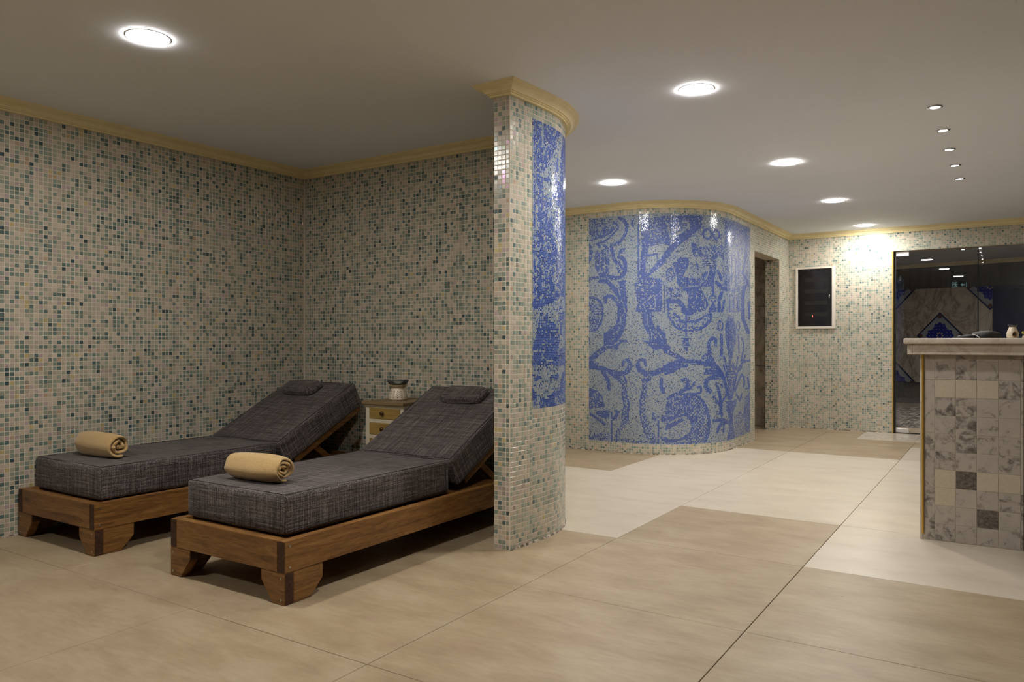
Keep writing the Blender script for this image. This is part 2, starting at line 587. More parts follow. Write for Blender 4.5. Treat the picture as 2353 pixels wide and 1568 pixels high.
# ------------------------------------------------------------------ mosaic machinery
PITCH = 0.0258
TILE = 0.0230
PROUD = 0.0008

class Path:
    """A wall line seen from above; the room lies to the right of the direction of travel."""
    def __init__(self, pts):
        self.p = np.array(pts, float)
        d = np.diff(self.p, axis=0)
        self.s = np.concatenate([[0], np.cumsum(np.hypot(d[:, 0], d[:, 1]))])
        self.len = self.s[-1]

    def at(self, s):
        s = np.asarray(s, float)
        x = np.interp(s, self.s, self.p[:, 0]); y = np.interp(s, self.s, self.p[:, 1])
        e = 0.004
        a = np.clip(s - e, 0, self.len); b = np.clip(s + e, 0, self.len)
        tx = np.interp(b, self.s, self.p[:, 0]) - np.interp(a, self.s, self.p[:, 0])
        ty = np.interp(b, self.s, self.p[:, 1]) - np.interp(a, self.s, self.p[:, 1])
        n = np.hypot(tx, ty); tx /= n; ty /= n
        return x, y, tx, ty

def arc(cx, cy, r, a0, a1, n=28):
    return [(cx + r * math.cos(a0 + (a1 - a0) * k / n), cy + r * math.sin(a0 + (a1 - a0) * k / n)) for k in range(n + 1)]

# colours of the tesserae: (rgb, weight, film thickness 0..1)
PALETTE = [
    ((0.535, 0.468, 0.368), 16, 0.0), ((0.485, 0.43, 0.342), 13, 0.0), ((0.475, 0.405, 0.34), 6, 0.0),
    ((0.375, 0.375, 0.285), 13, 0.0), ((0.305, 0.335, 0.265), 15, 0.0), ((0.235, 0.29, 0.24), 14, 0.0),
    ((0.165, 0.225, 0.195), 10, 0.0), ((0.105, 0.160, 0.152), 6, 0.0), ((0.055, 0.092, 0.098), 2.4, 0.0),
]
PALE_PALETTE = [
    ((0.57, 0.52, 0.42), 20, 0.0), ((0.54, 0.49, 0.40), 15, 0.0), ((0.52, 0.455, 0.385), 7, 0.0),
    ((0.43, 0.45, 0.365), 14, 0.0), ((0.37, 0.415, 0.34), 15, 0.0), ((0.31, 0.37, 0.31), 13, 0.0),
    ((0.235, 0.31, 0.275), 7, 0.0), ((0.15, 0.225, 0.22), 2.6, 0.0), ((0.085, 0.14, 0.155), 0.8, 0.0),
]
PEARLS = [((0.47, 0.385, 0.375), 2.2, 0.55), ((0.53, 0.435, 0.22), 1.2, 0.75), ((0.50, 0.355, 0.25), 1.1, 0.4), ((0.33, 0.30, 0.25), 0.8, 0.9)]

def pick_colors(n, pearls=1.0, pale=0.0):
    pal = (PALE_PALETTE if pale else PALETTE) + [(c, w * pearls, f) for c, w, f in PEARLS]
    w = np.array([p[1] for p in pal], float)
    idx = rng.choice(len(pal), n, p=w / w.sum())
    base = np.array([p[0] for p in pal])[idx]
    film = np.array([p[2] for p in pal])[idx]
    jit = 1.0 + rng.normal(0, 0.06, (n, 1))
    return np.clip(np.hstack([base * jit, film[:, None]]), 0, 1), idx

def tile_verts(n):
    return np.zeros((n, 8, 3))

FACE8 = np.array([[4, 5, 6, 7], [0, 1, 5, 4], [1, 2, 6, 5], [2, 3, 7, 6], [3, 0, 4, 7]])

def tesserae_mesh(name, c, t, nrm, w, h, cols, mat, proud=PROUD, tilt=0.012, chamfer=0.0014):
    """c,t,nrm: (N,3) centre on the wall face, tangent, outward normal."""
    n = len(c)
    up = np.array([0, 0, 1.0])
    ta = rng.normal(0, tilt, (n, 1)); tb = rng.normal(0, tilt, (n, 1))
    V = np.zeros((n, 8, 3))
    w = np.broadcast_to(np.asarray(w, float).reshape(-1, 1), (n, 1)); h = np.broadcast_to(np.asarray(h, float).reshape(-1, 1), (n, 1))
    for k, (a, b) in enumerate(((-1, -1), (1, -1), (1, 1), (-1, 1))):
        V[:, k] = c + t * (a * w / 2) + up * (b * h / 2) - nrm * 0.0006
        V[:, k + 4] = c + t * (a * (w / 2 - chamfer)) + up * (b * (h / 2 - chamfer)) + nrm * (proud + a * ta * w / 2 + b * tb * h / 2)
    F = (np.arange(n)[:, None, None] * 8 + FACE8[None]).reshape(-1, 4)
    me = bpy.data.meshes.new(name)
    me.vertices.add(n * 8)
    me.vertices.foreach_set('co', V.reshape(-1).astype(np.float32))
    me.loops.add(len(F) * 4)
    me.loops.foreach_set('vertex_index', F.reshape(-1).astype(np.int32))
    me.polygons.add(len(F))
    me.polygons.foreach_set('loop_start', np.arange(0, len(F) * 4, 4, dtype=np.int32))
    try:
        me.polygons.foreach_set('loop_total', np.full(len(F), 4, dtype=np.int32))
    except Exception:
        pass
    at = me.color_attributes.new('Col', 'FLOAT_COLOR', 'POINT')
    at.data.foreach_set('color', np.repeat(cols, 8, axis=0).reshape(-1).astype(np.float32))
    me.materials.append(MAT[mat])
    me.polygons.foreach_set('use_smooth', np.zeros(len(F), dtype=bool))
    me.update(calc_edges=True)
    me.validate()
    return me

def wall_grid(path, s0, s1, z0, z1, pitch, holes=()):
    ns = int(round((s1 - s0) / pitch)); nz = max(1, int(round((z1 - z0) / pitch)))
    ns = max(1, ns)
    pw, ph = (s1 - s0) / ns, (z1 - z0) / nz
    S = s0 + (np.arange(ns) + 0.5) * pw
    Z = z1 - (np.arange(nz) + 0.5) * ph
    SS, ZZ = np.meshgrid(S, Z)
    SS, ZZ = SS.ravel(), ZZ.ravel()
    keep = np.ones(len(SS), bool)
    for (a, b, c, d) in holes:
        keep &= ~((SS > a - pitch * 0.42) & (SS < b + pitch * 0.42) & (ZZ > c - pitch * 0.42) & (ZZ < d + pitch * 0.42))
    return SS[keep], ZZ[keep], pw, ph

def frame_on(path, S, Z):
    x, y, tx, ty = path.at(S)
    c = np.stack([x, y, Z], 1)
    t = np.stack([tx, ty, np.zeros_like(tx)], 1)
    nrm = np.stack([ty, -tx, np.zeros_like(tx)], 1)
    return c, t, nrm

SINGLE_MESHES = {}
def single_mesh(idx, w, h, pale=0):
    key = (idx, round(w, 4), round(h, 4), bool(pale))
    if key not in SINGLE_MESHES:
        pal = (PALE_PALETTE if pale else PALETTE) + PEARLS
        col = np.array([[*pal[idx][0], pal[idx][2]]])
        me = tesserae_mesh('mosaic_tile', np.zeros((1, 3)), np.array([[1.0, 0, 0]]), np.array([[0, -1.0, 0]]), w, h, col, 'mosaic', tilt=0.0)
        SINGLE_MESHES[key] = me
    return SINGLE_MESHES[key]

SY, CY = math.sin(YAW), math.cos(YAW)
def project(c):
    d = -c[:, 0] * SY + c[:, 1] * CY
    l = c[:, 0] * CY + c[:, 1] * SY
    d = np.where(d < 0.05, 0.05, d)
    return 1176.5 + F_PX * l / d, 784 - F_PX * (c[:, 2] - CAM_H) / d, d

def lay_mosaic(wall, path, regions, singles=0, pearls=1.0, pale=0.0, see=None, holes=(), field='mosaic_field'):
    """Cover parts of a wall with tesserae: the nearest in view as pieces of their own, the rest as one field."""
    Cs, Ts, Ns, W, H = [], [], [], [], []
    for (s0, s1, z0, z1) in regions:
        S, Z, pw, ph = wall_grid(path, s0, s1, z0, z1, PITCH, holes)
        c, t, n = frame_on(path, S, Z)
        Cs.append(c); Ts.append(t); Ns.append(n); W.append(np.full(len(S), pw)); H.append(np.full(len(S), ph))
    c = np.concatenate(Cs); t = np.concatenate(Ts); nr = np.concatenate(Ns); W = np.concatenate(W); H = np.concatenate(H)
    cols, idx = pick_colors(len(c), pearls, pale)
    alone = np.zeros(len(c), bool)
    if singles:
        px, py, d = project(c)
        ok = (px > 4) & (px < 2349) & (py > 4) & (py < 1564)
        if see is not None:
            ok &= see(c, px, py)
        order = np.argsort(np.where(ok, d, 1e9))[:singles]
        alone[order[ok[order]]] = True
    rest = ~alone
    gap = PITCH - TILE
    me = tesserae_mesh(field, c[rest], t[rest], nr[rest], W[rest] - gap, H[rest] - gap, cols[rest], 'mosaic')
    f = link(bpy.data.objects.new(field, me), wall)
    f['kind'] = 'stuff'
    for i in np.nonzero(alone)[0]:
        o = bpy.data.objects.new('mosaic_tile', single_mesh(int(idx[i]), float(W[i]) - gap, float(H[i]) - gap, pale))
        o.location = c[i]
        o.rotation_euler = (rng.normal(0, 0.012), 0, math.atan2(t[i, 1], t[i, 0]) + rng.normal(0, 0.012))
        link(o, wall)
    return f

# ------------------------------------------------------------------ plan of the room
XL, YB = -4.749, 4.236              # niche: left wall and back wall
YM, XM = 6.93, -2.37                # mural wall, passage wall
YF = 10.17                          # far wall with the glass
XR, YR = 3.6, -3.2                  # right and rear wall (out of view)
ZC = CEIL - 0.060                   # underside of the cornice

part_curve = [(-2.202, 3.365), (-2.1965, 3.44), (-2.190, 3.52), (-2.1845, 3.63), (-2.182, 3.735)] + arc(-2.932, 3.735, 0.75, 0.0, PI / 2, 30)[1:]
PATH_LEFT = Path([(XL, YR), (XL, YB)])
PATH_LEFT2 = Path([(XL, 4.485), (XL, YM)])
PATH_BACK = Path([(XL, YB), (-2.47, YB)])
PATH_PIN = Path([(-2.47, YB), (-2.303, 3.75), (-2.303, 3.365)])
PATH_PFRONT = Path([(-2.303, 3.365), (-2.202, 3.365)])
PATH_PART = Path(part_curve + [(XL, 4.485)])
PATH_MURAL = Path([(XL, YM)] + arc(-3.2, 7.76, 0.83, -PI / 2, 0, 30) + [(XM, YF)])
PATH_FAR = Path([(XM, YF), (XR, YF)])
DOOR_Y0, DOOR_Y1, DOOR_Z = 8.61, 9.72, 2.12
GL_X0, GL_X1, GL_Z = -1.15, 2.6, 2.19
S_END = PATH_MURAL.len
S_DOOR0, S_DOOR1 = S_END - (YF - DOOR_Y0), S_END - (YF - DOOR_Y1)

# ------------------------------------------------------------------ walls
def prism_obj(name, outlines, mat='grout'):
    bm = bmesh.new()
    for pts, z0, z1 in outlines:
        add_prism(bm, pts, z0, z1)
    bmesh.ops.recalc_face_normals(bm, faces=bm.faces)
    return struct(obj_from_bm(name, bm, mat))

wall_left = prism_obj('wall_left', [([(XL - 0.2, YR - 0.2), (XL, YR - 0.2), (XL, YM + 0.2), (XL - 0.2, YM + 0.2)], 0, CEIL)])
wall_back = prism_obj('wall_back', [([(XL, YB), (-2.932, YB), (-2.932, 4.485), (XL, 4.485)], 0, CEIL)])
wall_part = prism_obj('wall_partition', [([(-2.932, YB), (-2.47, YB), (-2.303, 3.75), (-2.303, 3.365)] + part_curve, 0, CEIL)])
mural_line = [tuple(p) for p in PATH_MURAL.p[:-1]]
wall_mural = prism_obj('wall_mural', [
    (mural_line + [(XM, DOOR_Y0), (XM - 0.17, DOOR_Y0), (XM - 0.17, 7.76)] + arc(-3.2, 7.76, 0.66, 0, -PI / 2, 14)[1:] + [(XL, YM + 0.17)], 0, CEIL),
    ([(XM, DOOR_Y0), (XM, DOOR_Y1), (XM - 0.17, DOOR_Y1), (XM - 0.17, DOOR_Y0)], DOOR_Z, CEIL),
    ([(XM, DOOR_Y1), (XM, YF), (XM - 0.17, YF), (XM - 0.17, DOOR_Y1)], 0, CEIL)])
wall_far = prism_obj('wall_far', [
    ([(XM - 0.17, YF), (GL_X0, YF), (GL_X0, YF + 0.16), (XM - 0.17, YF + 0.16)], 0, CEIL),
    ([(GL_X0, YF), (GL_X1, YF), (GL_X1, YF + 0.16), (GL_X0, YF + 0.16)], GL_Z, CEIL),
    ([(GL_X1, YF), (XR + 0.2, YF), (XR + 0.2, YF + 0.16), (GL_X1, YF + 0.16)], 0, CEIL)])
wall_right = prism_obj('wall_right', [([(XR, YR - 0.2), (XR + 0.2, YR - 0.2), (XR + 0.2, YF), (XR, YF)], 0, CEIL)], 'slab_dark')
wall_rear = prism_obj('wall_rear', [([(XL, YR - 0.2), (XR, YR - 0.2), (XR, YR), (XL, YR)], 0, CEIL)], 'slab_dark')

# left wall: nearest visible tesserae stand alone
see_left = lambda c, px, py: (c[:, 2] > 0.62) | (c[:, 1] < 2.09)
lay_mosaic(wall_left, PATH_LEFT, [(2.2, PATH_LEFT.len, 0.002, ZC)], 300, pearls=1.6, see=see_left)
lay_mosaic(wall_left, PATH_LEFT2, [(0, PATH_LEFT2.len, 0.002, ZC)], 0)
see_back = lambda c, px, py: (px < 1130) & (c[:, 2] > 0.85)
lay_mosaic(wall_back, PATH_BACK, [(0, PATH_BACK.len, 0.002, ZC)], 300, pearls=0.5, see=see_back)
# partition: front edge, inner face, curved face around the small mural panel
P_S0, P_S1, P_Z0, P_Z1 = 0.203, 1.36, 0.735, 2.335
lay_mosaic(wall_part, PATH_PFRONT, [(0, PATH_PFRONT.len, 0.002, ZC)], 200, pearls=3.5, field='edge_mosaic')
lay_mosaic(wall_part, PATH_PIN, [(0, PATH_PIN.len, 0.002, ZC)], 0, field='inner_mosaic')
see_curve = lambda c, px, py: c[:, 1] < 3.95
lay_mosaic(wall_part, PATH_PART, [(0, P_S0, 0.002, ZC), (P_S0, P_S1, 0.002, P_Z0), (P_S0, P_S1, P_Z1, ZC), (P_S1, PATH_PART.len, 0.002, ZC)], 100, pearls=0.5, pale=0.35, see=see_curve)
# mural wall: border round the mural, passage wall with doorway
M_S0, M_S1, M_Z0, M_Z1 = 1.176, 3.545, 0.10, 2.357
lay_mosaic(wall_mural, PATH_MURAL, [(0, M_S0, 0.002, ZC), (M_S0, M_S1, 0.002, M_Z0), (M_S0, M_S1, M_Z1, ZC), (M_S1, S_DOOR0, 0.002, ZC),
                                    (S_DOOR0, S_DOOR1, DOOR_Z, ZC), (S_DOOR1, PATH_MURAL.len, 0.002, ZC)], 0, pearls=0.6, pale=0.35)
jamb = Path([(XM - 0.17, DOOR_Y1), (XM, DOOR_Y1)])
lay_mosaic(wall_mural, jamb, [(0, jamb.len, 0.002, DOOR_Z)], 0, pearls=2.5, field='jamb_mosaic')
PANEL = (-2.272, -1.798, 1.264, 2.043)      # electrical cabinet on the far wall
lay_mosaic(wall_far, PATH_FAR, [(0, GL_X0 - XM - 0.012, 0.002, ZC), (GL_X0 - XM - 0.012, GL_X1 - XM, GL_Z, ZC), (GL_X1 - XM, PATH_FAR.len, 0.002, ZC)], 0, pearls=0.5, pale=0.4,
           holes=[(PANEL[0] - XM + 0.02, PANEL[1] - XM - 0.02, PANEL[2] + 0.02, PANEL[3] - 0.02)])

# plaster beads on the mosaic corners
def bead(parent, x, y, z0, z1, r=0.007, sx=1, sy=1):
    bm = bmesh.new()
    add_prism(bm, [(x - r, y - r), (x + r, y - r), (x + r, y + r), (x - r, y + r)], z0, z1)
    bmesh.ops.recalc_face_normals(bm, faces=bm.faces)
    o = obj_from_bm('corner_bead', bm, 'grout', parent)
    return o
bead(wall_back, XL + 0.004, YB - 0.004, 0, ZC, 0.009)
bead(wall_part, -2.2045, 3.3675, 0, ZC, 0.0035)
bead(wall_mural, XM - 0.003, DOOR_Y1 + 0.004, 0, DOOR_Z, 0.006)
bead(wall_mural, XM - 0.003, DOOR_Y0 - 0.004, 0, DOOR_Z, 0.006)
bead(wall_far, XM + 0.004, YF - 0.004, 0, ZC, 0.005)

# ------------------------------------------------------------------ the blue murals
MURAL_WARP=[(1.176,0.20000000000004547),(1.308,27),(1.5,67),(1.683,107),(1.853,147),(2.021,187),(2.195,227),(2.391,267),(2.571,297),(2.85,327),(3.152,347),(3.343,359),(3.576,373)]
MURAL=[('P',0.55,[0,0,35,3,52,13,61,27,51,40,26,49,0,39]),
('b',7.5,[70,5,82,12,86,20,87,33,83,45,76,55,66,62,60,65]),
('b',4.6,[57,13,66,20,68,28,61,35,51,46,36,55,20,59]),
('b',5.2,[54,31,43,40,31,45,20,46,4,50]),
('b',7.5,[0,61,4,67]),
('b',6.3,[20,60,25,67]),
('b',5.7,[36,65,41,69]),
('P',0.8,[0,72,11,73,8,91,0,106]),
('P',0.8,[15,77,48,70,48,133,43,139,27,142,15,114]),
('w',2.1,[14,73,14,124]),
('w',2.1,[26,74,26,124]),
('w',2.1,[37,75,37,125]),
('w',1.8,[41,75,41,93]),
('w',1.8,[21,92,20,109]),
('b',8.0,[52,65,53,76,56,87,57,95,63,104,70,111,76,119]),
('B',0.95,[70,77,80,74,88,74,84,78,79,85,70,88]),
('b',9.2,[70,93,77,95,83,103,85,114,84,124,80,133,72,139,61,140,48,137,42,138]),
('P',0.12,[51,105,68,112,77,122,75,132,61,134,49,128,48,117]),
('b',3.4,[67,120,70,128]),
('b',6.9,[0,140,12,136,20,137]),
('b',9.2,[26,145,43,147,54,159,62,170]),
('B',0.95,[65,147,87,146,84,165,82,171,76,167,70,157]),
('b',4.6,[104,11,98,20,104,28]),
('b',3.4,[96,53,99,58]),
('P',0.72,[121,12,187,5,187,71,155,70,135,76,121,120]),
('b',12.6,[127,15,132,38,132,65,127,93,124,120,123,131]),
('P',0.15,[162,91,187,77,187,116,169,124,152,130,146,125,161,110]),
('b',12.6,[185,88,174,99,160,114,143,127,130,137,122,146]),
('b',5.7,[135,92,158,91,158,99]),
('w',2.9,[139,97,132,109,132,126]),
('w',2.9,[157,105,142,122,134,131]),
('w',2.9,[139,68,141,87]),
('w',2.5,[150,70,146,82,158,87]),
('P',0.85,[106,153,123,142,145,142,168,145,168,173,107,172]),
('w',2.9,[116,158,134,159]),
('w',2.9,[150,146,147,160]),
('P',0.06,[104,7,113,7,113,142,105,145]),
('b',3.4,[115,7,114,75,114,142]),
('P',0.82,[177,7,262,3,256,23,235,38,217,53,177,67]),
('w',4.6,[182,25,185,43,189,56,201,47,217,39,229,29,228,20,213,20]),
('w',3.0,[195,35,205,45]),
('w',2.4,[177,1,262,-2]),
('P',0.14,[255,24,261,54,250,73,235,71,213,83,201,95,177,124,177,95,207,72]),
('b',13.9,[252,26,225,50,204,65,188,80,177,93]),
('b',4.4,[206,7,206,11]),
('b',4.4,[213,7,213,11]),
('b',4.4,[221,7,221,11]),
('b',4.4,[228,7,228,11]),
('b',4.4,[235,6,235,10]),
('b',4.4,[242,6,242,10]),
('b',4.4,[250,6,250,10]),
('b',4.4,[257,5,257,9]),
('P',0.3,[261,27,286,24,304,42,302,60,269,64,259,47]),
('b',4.4,[281,43,279,49,274,54,269,54,264,50,262,44,264,37,269,33,274,33,279,36,281,43]),
('b',4.4,[299,42,298,48,294,52,290,53,286,49,285,43,286,37,290,33,294,32,298,36,299,42]),
('P',0.55,[252,73,305,66,305,94,262,98,238,94]),
('b',12.1,[241,71,245,89]),
('P',0.6,[233,85,262,75,267,91,245,94]),
('P',0.85,[192,112,207,98,229,98,230,112,225,124,217,139,235,144,255,142,269,127,280,124,285,143,284,160,262,161,245,172,217,172,211,165,201,153,201,136]),
('P',0.16,[232,107,247,113,262,123,255,135,244,145,229,141,219,138,230,125]),
('b',3.6,[247,110,252,119]),
('b',2.4,[261,100,293,97]),
('b',2.4,[261,105,293,102]),
('b',2.4,[261,110,293,107]),
('b',2.4,[261,114,293,111]),
('w',1.9,[264,103,292,100]),
('w',1.9,[264,107,292,104]),
('w',1.9,[264,112,292,109]),
('P',0.45,[276,115,291,113,285,124]),
('b',6.1,[279,117,284,141,284,171]),
('b',4.4,[291,113,286,139]),
('b',6.1,[296,124,304,143]),
('b',8.5,[293,150,304,159]),
('P',0.6,[177,125,192,116,201,136,189,153,177,147]),
('w',1.9,[221,162,250,160]),
('w',3.0,[256,154,269,143,275,128]),
('P',0.66,[305,4,370,1,370,45,305,73]),
('w',4.8,[307,18,307,66]),
('w',3.6,[298,7,305,22]),
('P',0.42,[305,73,370,45,370,159,305,169]),
('b',1.7,[313,131,313,169]),
('b',1.7,[320,139,320,168]),
('b',1.7,[328,83,328,146]),
('b',1.7,[337,82,337,157]),
('b',1.7,[344,70,344,130]),
('w',1.7,[309,77,309,125]),
('w',1.7,[324,86,324,159]),
('w',1.7,[333,96,333,166]),
('w',1.7,[351,78,351,162]),
('b',5.5,[359,11,362,48,359,88,353,119,365,135,357,161]),
('B',0.95,[48,160,65,182,70,194,66,208,66,230,64,242,57,249,54,258,52,249,50,246,49,257,35,265,34,291,57,292,72,277,80,262,85,244,88,224,89,195,87,176,85,161]),
('b',8.6,[37,193,37,184,45,180,54,182,64,191,69,201]),
('w',2.0,[66,160,70,170,72,180]),
('w',2.0,[61,178,68,191]),
('w',2.0,[80,168,81,173]),
('w',2.0,[76,189,82,206,85,219]),
('w',2.0,[73,225,74,244]),
('w',2.0,[72,249,66,262,56,266]),
('w',2.0,[55,267,55,272]),
('w',2.0,[54,280,59,276]),
('w',2.0,[70,194,74,196]),
('b',6.9,[61,296,73,282,85,282]),
('w',2.5,[58,290,66,285,72,277]),
('b',6.9,[35,295,65,297]),
('b',12.6,[36,299,23,308,12,317]),
('w',1.6,[37,293,43,301]),
('w',1.6,[27,302,34,308]),
('w',1.6,[20,308,26,314]),
('b',5.7,[0,323,10,321]),
('b',4.6,[0,330,10,330]),
('b',5.7,[0,336,20,334]),
('P',0.5,[0,181,23,189,30,204,29,227,20,250,6,257,0,238]),
('b',5.2,[0,182,14,183,25,190,31,202,32,218,30,233,25,245,17,255,8,258]),
('b',1.8,[14,209,29,209]),
('w',1.8,[14,211,29,212]),
('b',1.8,[14,214,29,215]),
('w',1.8,[14,217,29,217]),
('b',1.8,[14,221,29,221]),
('w',1.8,[14,223,29,224]),
('w',5.7,[14,190,17,194]),
('w',5.7,[22,204,25,207]),
('b',3.4,[4,236,14,233,20,241,14,250]),
('b',3.4,[0,260,5,260]),
('b',4.6,[1,276,2,288]),
('P',0.87,[106,162,168,163,167,218,106,217,112,204,110,184]),
('w',2.3,[124,200,132,194,141,186,142,180]),
('w',2.3,[124,201,132,206,137,203]),
('w',2.3,[149,181,153,196,153,207]),
('w',2.3,[112,197,111,202]),
('w',2.3,[116,205,119,206]),
('w',2.3,[141,209,146,210]),
('w',2.3,[127,178,134,178]),
('w',2.3,[121,189,127,188]),
('w',4.6,[123,167,124,169]),
('P',0.05,[168,163,181,163,181,218,168,218]),
('b',2.8,[173,163,173,217]),
('B',0.95,[122,216,145,217,145,233,150,248,155,258,157,247,162,248,167,259,176,265,180,295,187,300,187,313,176,309,167,299,149,301,138,292,132,285,124,283,128,280,138,282,141,274,135,264,127,251,123,234]),
('w',2.1,[136,224,136,245,145,262,144,277]),
('w',2.1,[155,253,155,271]),
('w',2.1,[159,262,169,278]),
('w',2.1,[145,287,155,289]),
('w',2.1,[147,269,154,276]),
('b',6.3,[78,336,81,327,88,323,94,327,96,336]),
('b',6.3,[112,336,115,326,122,322,128,325,131,336]),
('P',0.5,[177,163,216,163,216,184,183,186,177,180]),
('P',0.88,[225,163,255,162,269,185,274,200,267,215,245,218,238,221,229,224,217,223,211,213,219,209,228,208,228,186,224,174]),
('w',2.2,[246,181,246,189]),
('w',2.2,[263,183,262,190]),
('w',2.2,[241,190,240,199]),
('w',2.2,[236,206,242,206]),
('w',2.2,[248,212,248,217]),
('w',2.2,[267,195,267,206]),
('w',2.2,[252,169,255,166]),
('b',10.3,[182,193,205,194,215,204,219,215,228,221,235,220]),
('b',5.5,[182,193,182,212]),
('b',4.2,[182,212,190,212]),
('P',0.5,[184,221,206,226,210,237,240,237,280,220,276,238,267,249,234,258,217,258,189,240]),
('b',5.1,[183,209,184,228,190,240,202,253,217,259,234,259,252,257,267,249,277,238,281,224]),
('b',5.1,[195,221,206,228,210,238,225,239,240,238,255,234,267,226,280,221]),
('w',3.4,[227,242,227,255]),
('w',3.4,[233,243,233,253]),
('w',3.4,[240,242,241,252]),
('w',3.4,[248,241,250,249]),
('w',3.4,[255,238,259,246]),
('w',3.4,[262,235,268,240]),
('w',3.4,[269,229,274,232]),
('w',3.4,[213,244,212,252]),
('w',3.4,[205,240,201,247]),
('w',3.4,[195,228,201,234]),
('w',3.4,[192,234,198,238]),
('b',3.4,[223,226,223,271]),
('B',0.92,[217,274,229,274,229,290,227,305,222,305,218,296,216,286]),
('b',3.1,[212,276,234,276]),
('w',1.9,[217,293,227,293]),
('b',6.1,[285,161,285,179]),
('b',4.1,[292,186,291,190,287,193,282,193,278,191,276,187,278,182,282,180,287,180,291,182,292,186]),
('b',1.9,[280,187,288,186]),
('B',0.93,[285,193,293,208,293,216,276,219,276,208]),
('w',1.7,[278,192,274,194]),
('b',6.7,[304,172,298,190,299,214]),
('b',4.4,[309,189,304,215]),
('b',7.3,[305,163,320,165]),
('P',0.5,[316,159,353,152,353,213,316,216]),
('b',2.7,[322,188,322,216]),
('b',2.7,[332,183,332,205]),
('b',2.7,[342,186,342,211]),
('w',2.2,[318,170,318,216]),
('w',2.2,[326,157,326,188]),
('w',2.2,[337,167,337,214]),
('w',2.2,[349,159,349,203]),
('P',0.82,[318,223,333,222,334,236,338,254,338,279,333,303,327,330,321,330,316,303,311,273,311,249,315,231]),
('w',1.7,[318,227,332,226]),
('b',2.9,[306,247,305,253,303,257,300,257,297,253,297,247,297,241,300,237,303,237,305,240,306,247]),
('b',2.4,[347,246,346,252,344,256,342,256,340,253,339,247,340,240,342,236,344,236,346,240,347,246]),
('b',5.3,[303,267,303,315]),
('b',3.1,[343,266,345,310]),
('b',7.5,[291,291,292,280,286,275,279,279,275,288,275,300,279,314,284,326,291,338,298,346]),
('B',0.9,[258,319,262,313,273,307,280,319,282,331,267,329]),
('w',1.7,[263,318,274,318]),
('w',1.7,[265,323,271,321]),
('b',10.9,[177,338,193,332,210,326,232,328,256,331,280,334,292,342]),
('w',1.9,[208,335,224,335]),
('w',1.9,[223,332,246,332]),
('w',1.9,[245,335,262,335]),
('b',10.3,[181,294,184,307,195,312,205,317,217,324]),
('w',1.7,[182,305,188,301]),
('w',1.7,[195,317,199,314]),
('w',1.7,[190,310,188,307]),
('b',8.5,[356,151,353,190,354,228,361,247,366,261]),
('w',2.7,[364,149,359,176,360,227]),
('b',4.8,[368,185,368,227]),
('b',3.6,[308,317,313,339]),
('b',4.8,[324,331,324,348]),
('b',3.4,[331,334,336,349]),
('b',2.9,[342,320,338,349]),
('b',5.1,[370,330,353,332,347,350]),
('b',3.6,[350,274,355,285,355,304,350,329]),
('b',3.1,[318,332,313,347]),
('b',3.6,[359,317,355,330]),
('b',10.9,[1,340,15,342,33,345,48,351,62,354,76,355,87,352,93,343,96,336]),
('b',9.1,[30,348,38,360,44,373,47,384,47,390]),
('w',1.9,[42,353,44,360]),
('w',1.9,[49,361,54,368]),
('b',10.9,[55,357,65,363,75,371]),
('b',4.8,[81,360,87,374]),
('s',11.5,[75,371,81,381,81,393,82,404,84,416,87,428,84,440,83,452,82,464,75,476,68,486,64,502]),
('b',3.4,[86,393,89,409,93,421,93,430,90,442,90,459]),
('b',2.9,[76,393,79,413,82,428,78,440,76,457]),
('w',1.7,[70,376,76,386]),
('b',12.7,[113,336,118,346,128,353,140,355,155,351,169,345,187,337]),
('s',12.1,[140,360,130,373,128,388,126,401,124,415,124,428,125,441,128,452,132,464,136,475,144,487,148,498,150,509]),
('b',3.4,[125,380,121,401,118,418,118,441,121,458,130,485,142,506]),
('b',7.3,[123,368,138,367]),
('b',8.5,[167,367,165,377,168,389,171,395]),
('P',0.8,[1,390,21,396,32,408,35,421,39,433,1,436]),
('w',1.9,[27,409,30,419]),
('w',1.7,[4,411,21,415]),
('w',1.7,[8,422,14,429]),
('B',0.92,[21,440,45,439,48,456,38,458,26,455,15,446]),
('b',6.3,[4,450,20,459,30,466,36,471]),
('b',7.3,[62,439,67,443,62,453,58,457]),
('b',4.1,[52,444,53,508]),
('b',4.8,[160,449,160,505]),
('P',0.55,[1,494,49,492,49,506,1,509]),
('P',0.42,[72,500,142,500,142,508,72,507]),
('B',0.92,[145,439,151,441,155,452,155,459,146,454]),
('B',0.92,[167,447,187,442,187,458,167,460]),
('P',0.88,[179,407,187,403,187,443,176,440]),
('b',6.7,[179,474,187,469]),
('P',0.7,[165,492,187,494,187,503,165,502]),
('w',1.2,[-1,366,37,365]),
('w',1.5,[-1,437,68,436]),
('b',7.3,[177,345,190,341,205,337,225,336]),
('b',7.3,[177,353,192,348,208,339]),
('B',0.92,[262,357,270,343,293,340,305,354,310,377,303,368,293,359,278,357]),
('b',7.3,[296,341,304,356,310,375,315,395,321,415]),
('w',1.7,[282,345,291,345]),
('b',9.1,[298,364,286,363,276,365,269,372,268,383,273,392,279,394]),
('w',1.7,[295,364,302,365]),
('b',8.0,[215,368,224,366,229,374,225,384,216,392,199,399,187,405]),
('b',5.3,[242,374,233,386,218,392]),
('b',5.6,[250,385,255,383,258,389,256,396,245,399,225,399]),
('P',0.83,[181,417,187,404,207,398,230,398,252,405,240,427,240,438,229,447,213,449,201,465,177,474,177,432,184,431]),
('w',1.9,[199,403,217,403]),
('w',1.9,[206,413,213,413]),
('w',1.9,[207,427,207,432]),
('w',1.9,[216,427,216,432]),
('w',1.9,[226,425,225,432]),
('w',1.9,[234,426,235,432]),
('w',1.9,[210,421,212,421]),
('w',1.9,[184,431,192,436]),
